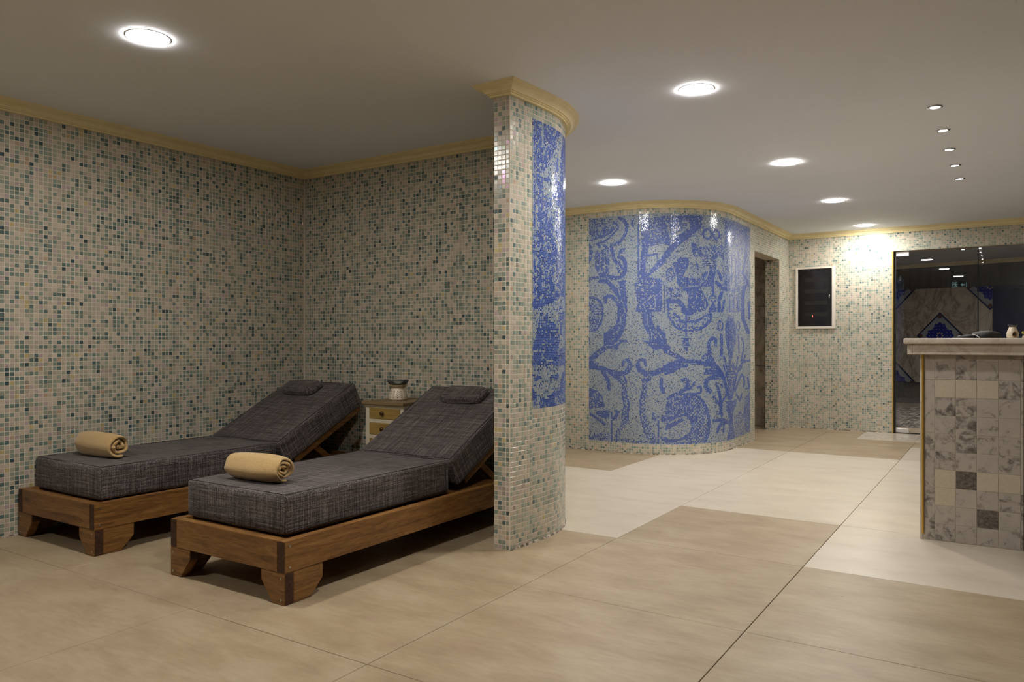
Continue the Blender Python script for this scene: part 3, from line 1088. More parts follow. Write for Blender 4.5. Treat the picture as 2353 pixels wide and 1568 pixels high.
('w',2.4,[182,445,195,445]),
('T',0.5,[230,401,259,406,271,425,278,449,278,477,270,506,255,509,228,508,223,498,235,487,241,470,234,452,242,438]),
('b',5.8,[250,405,264,420,273,442,276,463,274,489,267,506]),
('P',0.12,[184,472,213,461,229,460,235,470,234,481,225,490,207,498,181,497]),
('b',5.6,[230,451,236,460,238,473,233,486,221,495,201,501,177,501]),
('b',9.7,[230,452,245,455]),
('P',0.1,[181,461,210,449,212,453,184,464]),
('b',7.3,[213,456,199,464,179,474]),
('P',0.5,[179,504,225,504,262,512,262,515,179,513]),
('b',5.3,[293,377,298,394,301,411,301,432,304,451]),
('b',6.5,[286,407,296,422]),
('b',4.1,[313,404,304,420,302,434]),
('b',8.0,[287,460,305,460,315,468]),
('b',6.3,[304,467,298,477,295,487]),
('b',3.6,[308,465,307,490]),
('b',4.8,[303,380,304,387]),
('b',3.1,[318,386,310,399]),
('b',1.9,[300,444,299,447,297,448,295,448,294,446,293,444,294,442,295,440,297,441,299,442,300,444]),
('P',0.86,[313,421,339,419,338,433,331,449,331,473,336,505,332,513,313,512,319,488,320,458,313,439]),
('P',0.72,[314,369,337,370,332,394,326,423,320,398]),
('b',4.1,[315,352,334,352]),
('b',4.1,[315,358,334,359]),
('b',4.1,[315,365,334,366]),
('w',1.7,[314,355,336,356]),
('w',1.7,[314,361,336,362]),
('b',3.4,[307,337,314,361]),
('b',3.4,[321,338,311,365]),
('b',3.4,[328,338,337,361]),
('b',4.1,[347,340,339,362,333,394,327,416]),
('b',4.4,[336,398,341,383,347,370,351,362,356,369,357,383,355,393]),
('b',3.9,[365,372,367,388,368,398,361,398]),
('b',4.8,[339,409,345,421]),
('b',4.1,[351,409,347,425]),
('b',7.3,[347,454,347,460]),
('b',3.1,[342,464,345,490]),
('P',0.45,[332,455,356,456,356,511,338,510]),
('P',0.75,[359,418,370,408,370,508,359,503,355,456])]
PANEL_WARP=([0.205, 0.255, 0.305, 0.355, 0.405, 0.455, 0.505, 0.555, 0.605, 0.655, 0.705, 0.755, 1.03],[1.5, 13.2, 24.4, 35.2, 45.2, 53.8, 60.9, 66.8, 71.3, 74.4, 76.2, 76.7, 87.7])
PANEL_MURAL=[('P',0.14,[61.7,15.1,76.2,-11.0,63.9,68.0,57.2,100.9,46.0,171.7,30.4,172.2,21.5,124.8,28.2,111.1,48.3,65.9]),
('P',0.2,[43.8,172.5,55.0,167.9,55.0,266.7,48.3,257.1]),
('b',4.9,[59.4,68.8,57.6,100.7]),
('b',8.9,[31.5,131.7,38.2,129.3]),
('b',6.7,[73.9,3.0,70.6,61.6]),
('b',5.4,[55.0,111.5,53.2,147.7]),
('w',3.6,[24.8,2.8,25.9,73.1]),
('w',3.6,[34.9,48.9,25.9,77.7]),
('w',3.1,[32.6,38.3,39.3,47.1]),
('w',4.0,[55.0,3.3,50.5,17.9]),
('w',4.5,[66.1,23.1,61.7,121.9]),
('w',3.6,[61.7,183.6,61.7,212.1]),
('w',4.9,[10.3,151.1,13.0,159.3]),
('w',4.9,[10.3,174.7,13.0,183.0]),
('w',4.9,[10.3,198.3,13.0,206.6]),
('w',4.9,[10.3,222.0,13.0,230.3]),
('w',4.9,[10.3,245.6,13.0,254.0]),
('w',4.9,[10.3,269.3,13.0,277.7]),
('w',4.9,[10.3,292.9,13.0,301.4]),
('w',4.9,[10.3,316.5,13.0,325.1]),
('w',3.1,[25.9,178.1,27.1,205.1]),
('w',3.1,[28.2,262.0,30.4,284.5,39.3,275.7]),
('w',3.6,[34.9,191.5,43.8,214.2]),
('w',4.9,[46.0,292.6,38.2,301.3]),
('w',4.9,[55.0,262.0,61.7,288.1]),
('w',2.7,[1.4,6.2,1.4,338.8]),
('w',2.2,[9.2,2.9,9.2,337.6]),
('w',2.7,[1.4,328.7,1.4,422.6]),
('w',2.2,[10.3,327.4,10.3,408.4]),
('w',3.1,[25.9,329.4,27.1,365.8]),
('w',3.1,[28.2,372.5,28.6,383.9]),
('w',3.1,[41.6,333.7,48.3,369.8]),
('w',4.5,[52.7,329.2,55.0,389.7]),
('w',3.6,[12.6,417.3,25.9,404.7,32.6,408.7]),
('P',0.18,[1.4,436.0,46.0,423.6,55.0,408.5,75.1,401.4,75.1,438.2,61.7,450.2,61.7,483.5,32.6,466.1,17.0,466.7,5.9,512.0,1.4,529.9]),
('b',10.0,[8.1,433.4,32.6,422.4,50.5,411.4]),
('b',5.8,[19.2,462.1,32.6,466.1,34.9,449.9]),
('b',5.8,[17.0,482.6,21.5,505.2,12.6,518.8]),
('b',4.5,[61.7,445.5,75.1,440.7]),
('b',6.7,[65.0,428.4,66.1,433.0]),
('B',0.92,[34.9,461.4,55.0,469.6,60.5,497.7,60.5,535.6,39.3,532.8,36.0,489.0]),
('w',2.7,[41.6,498.1,41.6,525.9]),
('w',2.7,[43.8,487.6,55.0,487.3]),
('P',0.15,[61.7,469.2,75.1,457.9,75.1,526.6,63.9,531.0]),
('b',4.5,[66.1,468.9,67.2,497.5]),
('B',0.9,[-0.8,536.5,73.9,538.8,57.2,568.5,17.0,569.7,-0.8,554.4]),
('w',3.6,[21.5,548.4,32.6,557.9,46.0,560.8]),
('w',1.8,[-0.8,535.4,30.4,536.0]),
('P',0.13,[1.4,570.1,75.1,573.3,73.9,617.0,61.7,633.0,43.8,641.9,21.5,662.0,1.4,619.3]),
('b',8.9,[9.2,602.0,17.0,598.0]),
('b',11.2,[48.3,598.2,57.2,599.2]),
('b',6.7,[72.8,592.2,66.1,631.6]),
('b',9.8,[65.0,638.5,48.3,642.5,41.6,655.5,43.8,667.4]),
('b',8.0,[21.5,650.6,30.4,654.0]),
('b',8.0,[1.4,634.9,8.1,642.3]),
('P',0.45,[-0.8,645.8,17.0,647.8,17.0,670.5,-0.8,668.1]),
('w',5.8,[55.0,657.7,63.9,669.2])]


def seg_dist(px, py, pts):
    d = np.full(px.shape, 1e9)
    P = [(pts[i], pts[i + 1]) for i in range(0, len(pts), 2)]
    if len(P) == 1:
        P = P * 2
    for (x0, y0), (x1, y1) in zip(P, P[1:]):
        dx, dy = x1 - x0, y1 - y0
        q = dx * dx + dy * dy
        t = np.clip(((px - x0) * dx + (py - y0) * dy) / q, 0, 1) if q > 0 else 0
        d = np.minimum(d, np.hypot(px - x0 - t * dx, py - y0 - t * dy))
    return d

def in_poly(px, py, pts):
    P = [(pts[i], pts[i + 1]) for i in range(0, len(pts), 2)]
    r = np.zeros(px.shape, bool)
    j = len(P) - 1
    for i in range(len(P)):
        (xi, yi), (xj, yj) = P[i], P[j]
        if yi != yj:
            r ^= ((yi > py) != (yj > py)) & (px < (xj - xi) * (py - yi) / (yj - yi) + xi)
        j = i
    return r

def mural_colors(u, v, col_i, row_i, data, base=0.07):
    n = len(u)
    p = np.full(n, base)
    scale = np.where((col_i // 2 + row_i // 2) % 2 == 0, 0.88, 0.28)
    for kind, w, pts in data:
        if kind in 'bws':
            m = seg_dist(u, v, pts) < max(w / 2.0, 1.1)
            p[m] = {'b': 0.95, 'w': 0.07}.get(kind, 0)
            if kind == 's':
                p[m] = scale[m]
        else:
            m = in_poly(u, v, pts)
            p[m] = w if kind in 'PB' else scale[m]
    # keep a patch of half-toned drawing a little clumped, as a woven pattern is
    clump = rng.random((600, 600))
    r = 0.6 * rng.random(n) + 0.4 * clump[(col_i // 2) % 600, (row_i // 2) % 600]
    r = np.argsort(np.argsort(r)) / n
    r = np.where((p > 0.2) & (p < 0.9), r, rng.random(n))
    blue = r < p
    light = np.array([[0.33, 0.39, 0.43], [0.26, 0.34, 0.42], [0.40, 0.415, 0.40], [0.18, 0.27, 0.40], [0.38, 0.43, 0.455]])
    li = rng.choice(5, n, p=[0.30, 0.24, 0.2, 0.1, 0.16])
    cols = light[li] * (1 + rng.normal(0, 0.06, (n, 1)))
    bl = np.array([[0.045, 0.095, 0.37], [0.055, 0.115, 0.42], [0.036, 0.070, 0.29], [0.070, 0.145, 0.42]])
    bi = rng.choice(4, n, p=[0.4, 0.3, 0.18, 0.12])
    cb = bl[bi] * (1 + rng.normal(0, 0.08, (n, 1)))
    cols = np.where(blue[:, None], cb, cols)
    speck = (~blue) & (rng.random(n) < 0.055)
    cols[speck] = np.array([0.035, 0.05, 0.12])
    speck = rng.random(n) < 0.004
    cols[speck] = np.array([0.62, 0.54, 0.44])
    return np.clip(np.hstack([cols, np.ones((n, 1))]), 0, 1)

def lay_mural(name, wall, path, s0, s1, z0, z1, pitch, ufun, data, base):
    ns, nz = int(round((s1 - s0) / pitch)), int(round((z1 - z0) / pitch))
    pw, ph = (s1 - s0) / ns, (z1 - z0) / nz
    I, J = np.meshgrid(np.arange(ns), np.arange(nz))
    I, J = I.ravel(), J.ravel()
    S = s0 + (I + 0.5) * pw; Z = z1 - (J + 0.5) * ph
    c, t, nr = frame_on(path, S, Z)
    u, v = ufun(S, Z)
    cols = mural_colors(u, v, I, J, data, base)
    # sheet joints: every 30th row or so the grout is a shade wider
    bs = np.linspace(s0, s1, 240)
    bx, by, btx, bty = path.at(bs)
    off = 0.0006
    V = [(x + ty * off, y - tx * off, z) for z in (z0, z1) for x, y, tx, ty in zip(bx, by, btx, bty)]
    obj_from_data(name + '_bed', V, [(k, k + 1, 241 + k, 240 + k) for k in range(239)], 'mural_grout', wall)
    me = tesserae_mesh(name, c, t, nr, pw - 0.0006, ph - 0.0006, cols, 'mural', proud=0.0012, tilt=0.022, chamfer=0.0006)
    o = link(bpy.data.objects.new(name, me), wall)
    o['kind'] = 'stuff'
    o['label'] = 'royal blue and pale grey mosaic picture of scrolls and birds'
    return o

wu = np.array(MURAL_WARP, float)
lay_mural('mural_mosaic', wall_mural, PATH_MURAL, M_S0, M_S1, M_Z0, M_Z1, 0.0088,
          lambda S, Z: (np.interp(S, wu[:, 0], wu[:, 1]), (M_Z1 - Z) / (M_Z1 - M_Z0) * 510.0), MURAL, 0.045)
lay_mural('panel_mosaic', wall_part, PATH_PART, P_S0, P_S1, P_Z0, P_Z1, 0.0095,
          lambda S, Z: (np.interp(S, PANEL_WARP[0], PANEL_WARP[1]), (P_Z1 - Z) / (P_Z1 - P_Z0) * 670.0), PANEL_MURAL, 0.78)

# line of old caulk where the walls meet the floor
def caulk(name, path, s0, s1):
    n = max(2, int((s1 - s0) / 0.04))
    S = np.linspace(s0, s1, n)
    x, y, tx, ty = path.at(S)
    V, Fc = [], []
    for k in range(n):
        h = 0.006 + 0.006 * random.random(); w = 0.004 + 0.004 * random.random()
        V += [(x[k], y[k], h + 0.002), (x[k] + ty[k] * 0.0022, y[k] - tx[k] * 0.0022, h), (x[k] + ty[k] * w, y[k] - tx[k] * w, 0.0008), (x[k] + ty[k] * w, y[k] - tx[k] * w, -0.003)]
    for k in range(n - 1):
        for j in range(3):
            Fc.append((k * 4 + j, (k + 1) * 4 + j, (k + 1) * 4 + j + 1, k * 4 + j + 1))
    struct(obj_from_data(name, V, Fc, 'caulk'), 'stained caulk line along the foot of the wall')
caulk('baseboard_mural', PATH_MURAL, 0, S_DOOR0)
caulk('baseboard_passage', PATH_MURAL, S_DOOR1, S_END)
caulk('baseboard_far', PATH_FAR, 0, GL_X0 - XM)
caulk('baseboard_partition', PATH_PART, 0, 1.6)
caulk('baseboard_left', PATH_LEFT, 2.2, PATH_LEFT.len)

# ------------------------------------------------------------------ floor
floor = struct(box('floor', XL, XR, YR, YF + 0.2, -0.12, -0.006, 'dark_grout'), 'large beige porcelain floor tiles in a square grid')
PALE = {(1, 3), (1, 4), (1, 5), (2, 2), (2, 3), (2, 4), (2, 5), (2, 6), (0, 2), (0, 3), (0, 4), (-1, 3), (0, 5)}
OA, OB = 1.92, -2.842
for vx in range(-2, 7):
    for uy in range(-6, 9):
        x0, x1 = max(OB + vx, XL), min(OB + vx + 1, XR)
        y0, y1 = max(OA + uy, YR), min(OA + uy + 1, YF + 0.19)
        if x1 - x0 < 0.03 or y1 - y0 < 0.03:
            continue
        g = 0.0014
        m = 'floor_pale' if (vx, uy) in PALE or (uy >= 2 and vx == 3) else 'floor_sand'
        if uy == 8 and vx in (1, 2, 3):
            m = 'floor_sand'
        dz = random.uniform(-0.0006, 0.0)
        box('floor_tile', x0 + g, x1 - g, y0 + g, y1 - g, -0.05, dz, m, floor, bevel=0.0012)
# ------------------------------------------------------------------ ceiling and cornice
ceiling = struct(box('ceiling', XL - 0.2, XR + 0.2, YR - 0.2, YF + 0.16, CEIL, CEIL + 0.12, 'ceiling'), 'smooth grey painted ceiling')

CORNICE = [(0.0, 0.0), (0.084, 0.0), (0.084, 0.008), (0.077, 0.0105), (0.0775, 0.0155), (0.070, 0.0175), (0.0705, 0.0215), (0.058, 0.0235), (0.047, 0.0285), (0.039, 0.036),
           (0.036, 0.0435), (0.0265, 0.0440), (0.0275, 0.0500), (0.0170, 0.0510), (0.0175, 0.0605), (0.0, 0.0605)]
full = [(XL, YR), (XL, YB), (-2.47, YB), (-2.303, 3.75), (-2.303, 3.365)] + part_curve + [(XL, 4.485), (XL, YM)] + arc(-3.2, 7.76, 0.83, -PI / 2, 0, 30) + [(XM, YF), (XR, YF)]
NP = 4 + len(part_curve)
cuts = [0, 1, 2, NP, NP + 2, NP + 2 + 31 + 1, len(full) - 1]
def cornice_rings():
    rings = []
    n = len(full)
    for i, p in enumerate(full):
        def nrm(a, b):
            d = Vector((b[0] - a[0], b[1] - a[1])).normalized()
            return Vector((d.y, -d.x))
        n0 = nrm(full[i - 1], p) if i > 0 else nrm(p, full[i + 1])
        n1 = nrm(p, full[i + 1]) if i < n - 1 else n0
        m = (n0 + n1) / (1 + n0.dot(n1))
        rings.append([(p[0] + m.x * o, p[1] + m.y * o, CEIL - dn) for o, dn in CORNICE])
    return rings
RINGS = cornice_rings()
for k in range(len(cuts) - 1):
    seg = RINGS[cuts[k]:cuts[k + 1] + 1]
    if len(seg) < 2:
        continue
    M = len(CORNICE)
    V = [v for r in seg for v in r]
    Fc = []
    for a in range(len(seg) - 1):
        for b in range(M - 1):
            Fc.append((a * M + b, (a + 1) * M + b, (a + 1) * M + b + 1, a * M + b + 1))
    struct(obj_from_data('trim_%d' % (k + 1), V, Fc, 'cornice'), 'cream yellow moulded cornice under the ceiling')

# ------------------------------------------------------------------ brass edges, glass front, doorway beyond
o = box('trim_7', GL_X0 - 0.012, GL_X0 + 0.003, YF - 0.006, YF + 0.12, 0.0, GL_Z, 'gold'); struct(o, 'thin brass strip up the edge of the glass opening')
o = box('trim_8', GL_X0 + 0.003, GL_X0 + 0.018, YF + 0.03, YF + 0.12, 0.0, GL_Z, 'black_gap'); struct(o, 'black strip standing for the dark gap beside the glass door')  # shade of the gap is put in as a black strip
o = box('trim_9', GL_X0 + 0.018, GL_X1, YF + 0.05, YF + 0.10, -0.004, 0.008, 'black_gap'); struct(o, 'black sill strip under the glass front')

door = bpy.data.objects.new('door_1', None); COL.objects.link(door)
door.location = (GL_X0 + 0.02, YF + 0.06, 0.0)
door.rotation_euler = (0, 0, math.radians(-1.9))
struct(door, 'frameless smoked glass door with steel patch fittings')
box('glass_pane', 0.0, 0.845, -0.005, 0.005, 0.012, 2.175, 'pane', door)
box('patch_fitting', 0.004, 0.145, -0.014, 0.014, 2.128, 2.180, 'steel', door, bevel=0.002)
box('patch_fitting', 0.004, 0.145, -0.014, 0.014, 0.010, 0.060, 'steel', door, bevel=0.002)
win = bpy.data.objects.new('window_1', None); COL.objects.link(win)
win.location = (GL_X0 + 0.875, YF + 0.055, 0.0)
struct(win, 'fixed smoked glass sheet beside the glass door')
box('glass_pane', 0.0, GL_X1 - GL_X0 - 0.88, -0.005, 0.005, 0.010, 2.185, 'pane', win)
box('pane_edge', -0.012, 0.0, -0.006, 0.006, 0.010, 2.185, 'black_gap', win)

# small dark room through the doorway
wall_closet = prism_obj('wall_closet', [([(XM - 1.35, 8.35), (XM - 0.172, 8.35), (XM - 0.172, 8.45), (XM - 1.35, 8.45)], 0, CEIL),
                                        ([(XM - 1.45, 8.35), (XM - 1.35, 8.35), (XM - 1.35, 10.35), (XM - 1.45, 10.35)], 0, CEIL)], 'marble_veined')
box('floor_tile', XM - 1.35, XM - 0.002, 8.45, YF + 0.1, -0.05, -0.001, 'floor_sand', floor)
struct(box('ceiling_closet', XM - 1.45, XM - 0.172, 8.35, 10.35, 2.36, 2.42, 'ceiling'))
for k, (a, b) in enumerate(((0.0, 0.78), (0.785, 1.56), (1.565, 2.34))):
    o = box('marble_slab', XM - 1.345, XM - 0.174, YF - 0.05, YF - 0.03, a + 0.002, b, 'marble_veined', wall_closet)

# room beyond the glass
BA = math.radians(-12)
BU = Vector((math.cos(BA), math.sin(BA), 0)); BN = Vector((BU.y, -BU.x, 0))   # BN points towards us
BO = Vector((-1.713, 15.367, 0))
def bpt(u, z, off=0.0):
    p = BO + BU * u + BN * off
    return (p.x, p.y, z)
def beyond_slab(name, outline, mat, parent=None, t0=0.0, t1=0.012):
    V = [bpt(u, z, t0) for u, z in outline] + [bpt(u, z, t1) for u, z in outline]
    n = len(outline)
    F = [tuple(range(n))[::-1], tuple(range(n, 2 * n))] + [(i, (i + 1) % n, n + (i + 1) % n, n + i) for i in range(n)]
    o = obj_from_data(name, V, F, mat, parent)
    bm = bmesh.new(); bm.from_mesh(o.data); bmesh.ops.recalc_face_normals(bm, faces=bm.faces); bm.to_mesh(o.data); bm.free()
    return o
wall_beyond = struct(beyond_slab('wall_beyond', [(-1.6, 0), (4.6, 0), (4.6, CEIL), (-1.6, CEIL)], 'grout', None, -0.15, 0.0), 'steam room wall seen through the glass')
beyond_slab('stone_slab', [(-1.6, 0.0), (4.6, 0.0), (4.6, 0.372), (-1.6, 0.372)], 'slab_dark', wall_beyond)
for k in range(7):
    beyond_slab('stone_slab', [(-1.0 + 0.62 * k, 2.034), (-1.0 + 0.62 * k + 0.616, 2.034), (-1.0 + 0.62 * k + 0.616, CEIL), (-1.0 + 0.62 * k, CEIL)], 'slab_dark', wall_beyond)
for k in range(4):
    beyond_slab('stone_slab', [(1.542 + 0.62 * k, 0.374), (1.542 + 0.62 * k + 0.617, 0.374), (1.542 + 0.62 * k + 0.617, 2.032), (1.542 + 0.62 * k, 2.032)], 'slab_navy', wall_beyond)
def clip_poly(poly, umin, umax, zmin, zmax):
    def cut(P, inside, inter):
        out = []
        for i in range(len(P)):
            a, b = P[i - 1], P[i]
            if inside(b):
                if not inside(a):
                    out.append(inter(a, b))
                out.append(b)
            elif inside(a):
                out.append(inter(a, b))
        return out
    def at_u(k):
        return lambda a, b: (k, a[1] + (b[1] - a[1]) * (k - a[0]) / (b[0] - a[0]))
    def at_z(k):
        return lambda a, b: (a[0] + (b[0] - a[0]) * (k - a[1]) / (b[1] - a[1]), k)
    P = cut(poly, lambda p: p[0] >= umin, at_u(umin))
    P = cut(P, lambda p: p[0] <= umax, at_u(umax)) if P else P
    P = cut(P, lambda p: p[1] >= zmin, at_z(zmin)) if P else P
    P = cut(P, lambda p: p[1] <= zmax, at_z(zmax)) if P else P
    return P
HU, HZ, UC, ZCN = 0.381, 0.416, 0.745, 1.203
RECT = (-0.80, 1.538, 0.376, 2.032)
def star(n, r0, r1, lobes):
    return [((r0 + r1 * math.cos(lobes * t)) * math.cos(t), (r0 + r1 * math.cos(lobes * t)) * math.sin(t)) for t in [2 * PI * k / n for k in range(n)]]
for i in range(-3, 4):
    for j in range(-3, 4):
        if (i + j) % 2:
            continue
        cu, cz = UC + i * HU, ZCN + j * HZ
        g = 0.985
        P = clip_poly([(cu - HU * g, cz), (cu, cz - HZ * g), (cu + HU * g, cz), (cu, cz + HZ * g)], *RECT)
        if len(P) < 3:
            continue
        orn = (i % 2 == 0) and (j % 2 == 0) and ((i // 2 + j // 2) % 2 == 0) or (i % 2 and j % 2 and False)
        orn = (i % 4 == 0 and j % 4 == 0) or (i % 4 == 2 and j % 4 == 2)
        t = beyond_slab('marble_tile', P, 'ornament_ground' if orn else 'marble_veined', wall_beyond)
        if orn:
            def inlay(name, shape, mat, off0, off1):
                Q = clip_poly([(cu + a, cz + b) for a, b in shape], *RECT)
                if len(Q) >= 3:
                    beyond_slab(name, Q, mat, t, off0, off1)
            for sa, sb in ((1, 1), (1, -1), (-1, 1), (-1, -1)):
                e = 0.90
                inlay('border_band', [(sa * HU * 0.98, 0.0), (0.0, sb * HZ * 0.98), (0.0, sb * HZ * e), (sa * HU * e, 0.0)], 'ornament_navy', 0.012, 0.0132)
            def quatre(k):
                pts = []
                for a in range(96):
                    th = 2 * PI * a / 96
                    r = k * (0.62 + 0.26 * abs(math.cos(2 * th)) ** 0.8 + 0.05 * math.cos(16 * th))
                    pts.append((HU * r * math.cos(th), HZ * r * math.sin(th)))
                return pts
            # scalloped medallion, slim lace of gold round it, dots and a rosette
            inlay('medallion_lace', quatre(0.72), 'ornament_gold', 0.012, 0.0126)
            inlay('medallion_ground', quatre(0.705), 'ornament_ground', 0.012, 0.0130)
            inlay('medallion', quatre(0.62), 'ornament_blue', 0.012, 0.0136)
            inlay('rosette', [(0.30 * HU * b * 0.55, 0.30 * HZ * a * 0.55) for a, b in star(64, 0.75, 0.22, 8)], 'ornament_gold', 0.012, 0.0142)
            inlay('rosette_heart', [(0.09 * HU * math.cos(q), 0.09 * HZ * math.sin(q)) for q in [2 * PI * n / 12 for n in range(12)]], 'ornament_blue', 0.012, 0.0146)
            for ga in range(-4, 5):
                for gb in range(-4, 5):
                    du, dz_ = ga * 0.055, gb * 0.055
                    if 0.09 < math.hypot(du, dz_) < 0.20:
                        inlay('gold_dot', [(du + 0.006 * math.cos(q), dz_ + 0.006 * math.sin(q)) for q in [2 * PI * n / 6 for n in range(6)]], 'ornament_gold', 0.012, 0.0142)
            for da, db in ((0, 0.80), (0, -0.80), (0.80, 0), (-0.80, 0)):
                inlay('corner_rosette', [(da * HU + 0.035 * a, db * HZ + 0.035 * b) for a, b in star(32, 0.9, 0.15, 6)], 'ornament_brown', 0.012, 0.0136)
# cornice, ceiling, floor and side walls of that room
M = len(CORNICE)
V = [bpt(u, CEIL - dn, o_) for u in (-1.6, 4.6) for o_, dn in CORNICE]
struct(obj_from_data('trim_10', V, [(b, M + b, M + b + 1, b + 1) for b in range(M - 1)], 'cornice'), 'cornice of the room beyond the glass')
struct(box('ceiling_beyond', -3.4, 4.2, YF + 0.16, 16.2, CEIL, CEIL + 0.1, 'ceiling'))
fb = struct(box('floor_beyond', -3.4, 4.2, YF + 0.2, 16.2, -0.12, -0.012, 'dark_grout'))
for (x0, x1) in ((-3.4, -2.0), (-2.0, -1.0), (-1.0, 0.0), (0.0, 1.0), (1.0, 2.0), (2.0, 4.2)):
    box('floor_tile', x0 + 0.002, x1 - 0.002, 14.35, 16.2, -0.05, -0.001, 'floor_sand', fb)
    box('floor_tile', x0 + 0.002, x1 - 0.002, YF + 0.21, 10.95, -0.05, -0.001, 'floor_sand', fb)
struct(box('wall_beyond_left', -3.5, -3.4, YF + 0.16, 16.2, 0, CEIL, 'slab_dark'))
struct(box('wall_beyond_right', 4.2, 4.3, YF + 0.16, 16.2, 0, CEIL, 'slab_navy'))
# pebble bed: flattened stones
def pebbles():
    vs, fs = [], []
    unit = [(math.cos(2 * PI * k / 7), math.sin(2 * PI * k / 7)) for k in range(7)]
    y = 11.0
    row = 0
    while y < 14.3:
        x = -2.3 + (0.05 if row % 2 else 0)
        while x < 1.6:
            a, b, hgt = random.uniform(0.035, 0.052), random.uniform(0.022, 0.032), random.uniform(0.008, 0.018)
            th = random.uniform(-0.6, 0.6)
            base = len(vs)
            cx, cyy = x + random.uniform(-0.01, 0.01), y + random.uniform(-0.01, 0.01)
            for k, (sc, z) in enumerate(((1.0, -0.012), (0.92, hgt * 0.6), (0.5, hgt))):
                for ux, uy in unit:
                    vs.append((cx + sc * (a * ux * math.cos(th) - b * uy * math.sin(th)), cyy + sc * (a * ux * math.sin(th) + b * uy * math.cos(th)), z))
            for r in range(2):
                for k in range(7):
                    fs.append((base + r * 7 + k, base + r * 7 + (k + 1) % 7, base + (r + 1) * 7 + (k + 1) % 7, base + (r + 1) * 7 + k))
            fs.append(tuple(base + 14 + k for k in range(7)))
            x += 0.105
        y += 0.068
        row += 1
    o = obj_from_data('pebble_bed', vs, fs, 'pebble', fb, smooth=True)
    o['kind'] = 'stuff'
pebbles()

# pale marble strip in front of the glass
for (x0, x1) in ((-1.44, -0.86), (-0.855, 0.14), (0.145, 1.14)):
    box('threshold_tile', x0, x1, 9.40, YF - 0.002, -0.03, 0.0006, 'marble_white', floor, bevel=0.0008)

# ------------------------------------------------------------------ sun loungers
def plank(name, pts, lo, hi, axis, mat, end_dirs, parent):
    bm = bmesh.new()
    add_prism(bm, pts, lo, hi, axis)
    bmesh.ops.recalc_face_normals(bm, faces=bm.faces)
    bm.normal_update()
    for f in bm.faces:
        f.material_index = 1 if any(f.normal.dot(Vector(d)) > 0.9 for d in end_dirs) else 0
    bmesh.ops.bevel(bm, geom=list(bm.edges), offset=0.0022, segments=2, affect='EDGES')
    return obj_from_bm(name, bm, [mat, 'wood_end'], parent)

def cushion(name, x0, x1, y0, y1, z0, z1, parent, seed, puff=0.004):
    bm = bmesh.new()
    add_box(bm, x0, x1, y0, y1, z0, z1)
    nx, ny, nz = 14, 22, 5
    bmesh.ops.bisect_plane
    bm.free()
    # subdivided rounded box
    bm = bmesh.new()
    def lin(a, b, n, r=0.012):
        inner = [a + (b - a) * k / n for k in range(n + 1)]
        return [a, a + r] + [v for v in inner if a + 2 * r < v < b - 2 * r] + [b - r, b]
    X, Y, Z = lin(x0, x1, nx), lin(y0, y1, ny), lin(z0, z1, nz)
    cache = {}
    rs = random.Random(seed)
    ph = [rs.uniform(0, 6) for _ in range(8)]
    def V(i, j, k):
        key = (i, j, k)
        if key not in cache:
            x, y, z = X[i], Y[j], Z[k]
            ex = i in (0, len(X) - 1); ey = j in (0, len(Y) - 1); ez = k in (0, len(Z) - 1)
            cxm, cym, czm = (x0 + x1) / 2, (y0 + y1) / 2, (z0 + z1) / 2
            n_edge = ex + ey + ez
            if n_edge >= 2:
                q = 0.0035 if n_edge == 2 else 0.005
                if ex: x += q * (1 if x < cxm else -1)
                if ey: y += q * (1 if y < cym else -1)
                if ez: z += q * (1 if z < czm else -1)
            else:
                wob = math.sin(9 * x + ph[0]) * math.sin(7 * y + ph[1]) * 0.5 + math.sin(17 * y + 5 * x + ph[2]) * 0.25 + math.sin(23 * x - 9 * z + ph[3]) * 0.25
                d = puff * (0.6 + wob)
                if ex: x += d * (-1 if x < cxm else 1)
                if ey: y += d * (-1 if y < cym else 1)
                if ez: z += d * (-1 if z < czm else 1)
            cache[key] = bm.verts.new((x, y, z))
        return cache[key]
    a, b, c = len(X) - 1, len(Y) - 1, len(Z) - 1
    for i in range(a):
        for j in range(b):
            bm.faces.new((V(i, j, 0), V(i, j + 1, 0), V(i + 1, j + 1, 0), V(i + 1, j, 0)))
            bm.faces.new((V(i, j, c), V(i + 1, j, c), V(i + 1, j + 1, c), V(i, j + 1, c)))
    for i in range(a):
        for k in range(c):
            bm.faces.new((V(i, 0, k), V(i + 1, 0, k), V(i + 1, 0, k + 1), V(i, 0, k + 1)))
            bm.faces.new((V(i, b, k), V(i, b, k + 1), V(i + 1, b, k + 1), V(i + 1, b, k)))
    for j in range(b):
        for k in range(c):
            bm.faces.new((V(0, j, k), V(0, j, k + 1), V(0, j + 1, k + 1), V(0, j + 1, k)))
            bm.faces.new((V(a, j, k), V(a, j + 1, k), V(a, j + 1, k + 1), V(a, j, k + 1)))
    o = obj_from_bm(name, bm, 'fabric', parent, smooth=True)
    # stitched seams: round the top and down the corners
    bm = bmesh.new()
    r = 0.0016
    i_ = 0.010
    zt = z1 + puff * 0.35
    loop = [(x0 + i_, y0 + i_, zt), (x1 - i_, y0 + i_, zt), (x1 - i_, y1 - i_, zt), (x0 + i_, y1 - i_, zt), (x0 + i_, y0 + i_, zt)]
    for p, q in zip(loop, loop[1:]):
        add_tube(bm, [p, q], r, 6)
    s = obj_from_bm('seam', bm, 'seam', o, smooth=True)
    return o

def screw(parent, p, d):
    bm = bmesh.new()
    d = Vector(d)
    p = Vector(p)
    add_tube(bm, [p - d * 0.002, p + d * 0.0022], 0.0055, 10)
    o = obj_from_bm('screw', bm, 'screw', parent)
    return o

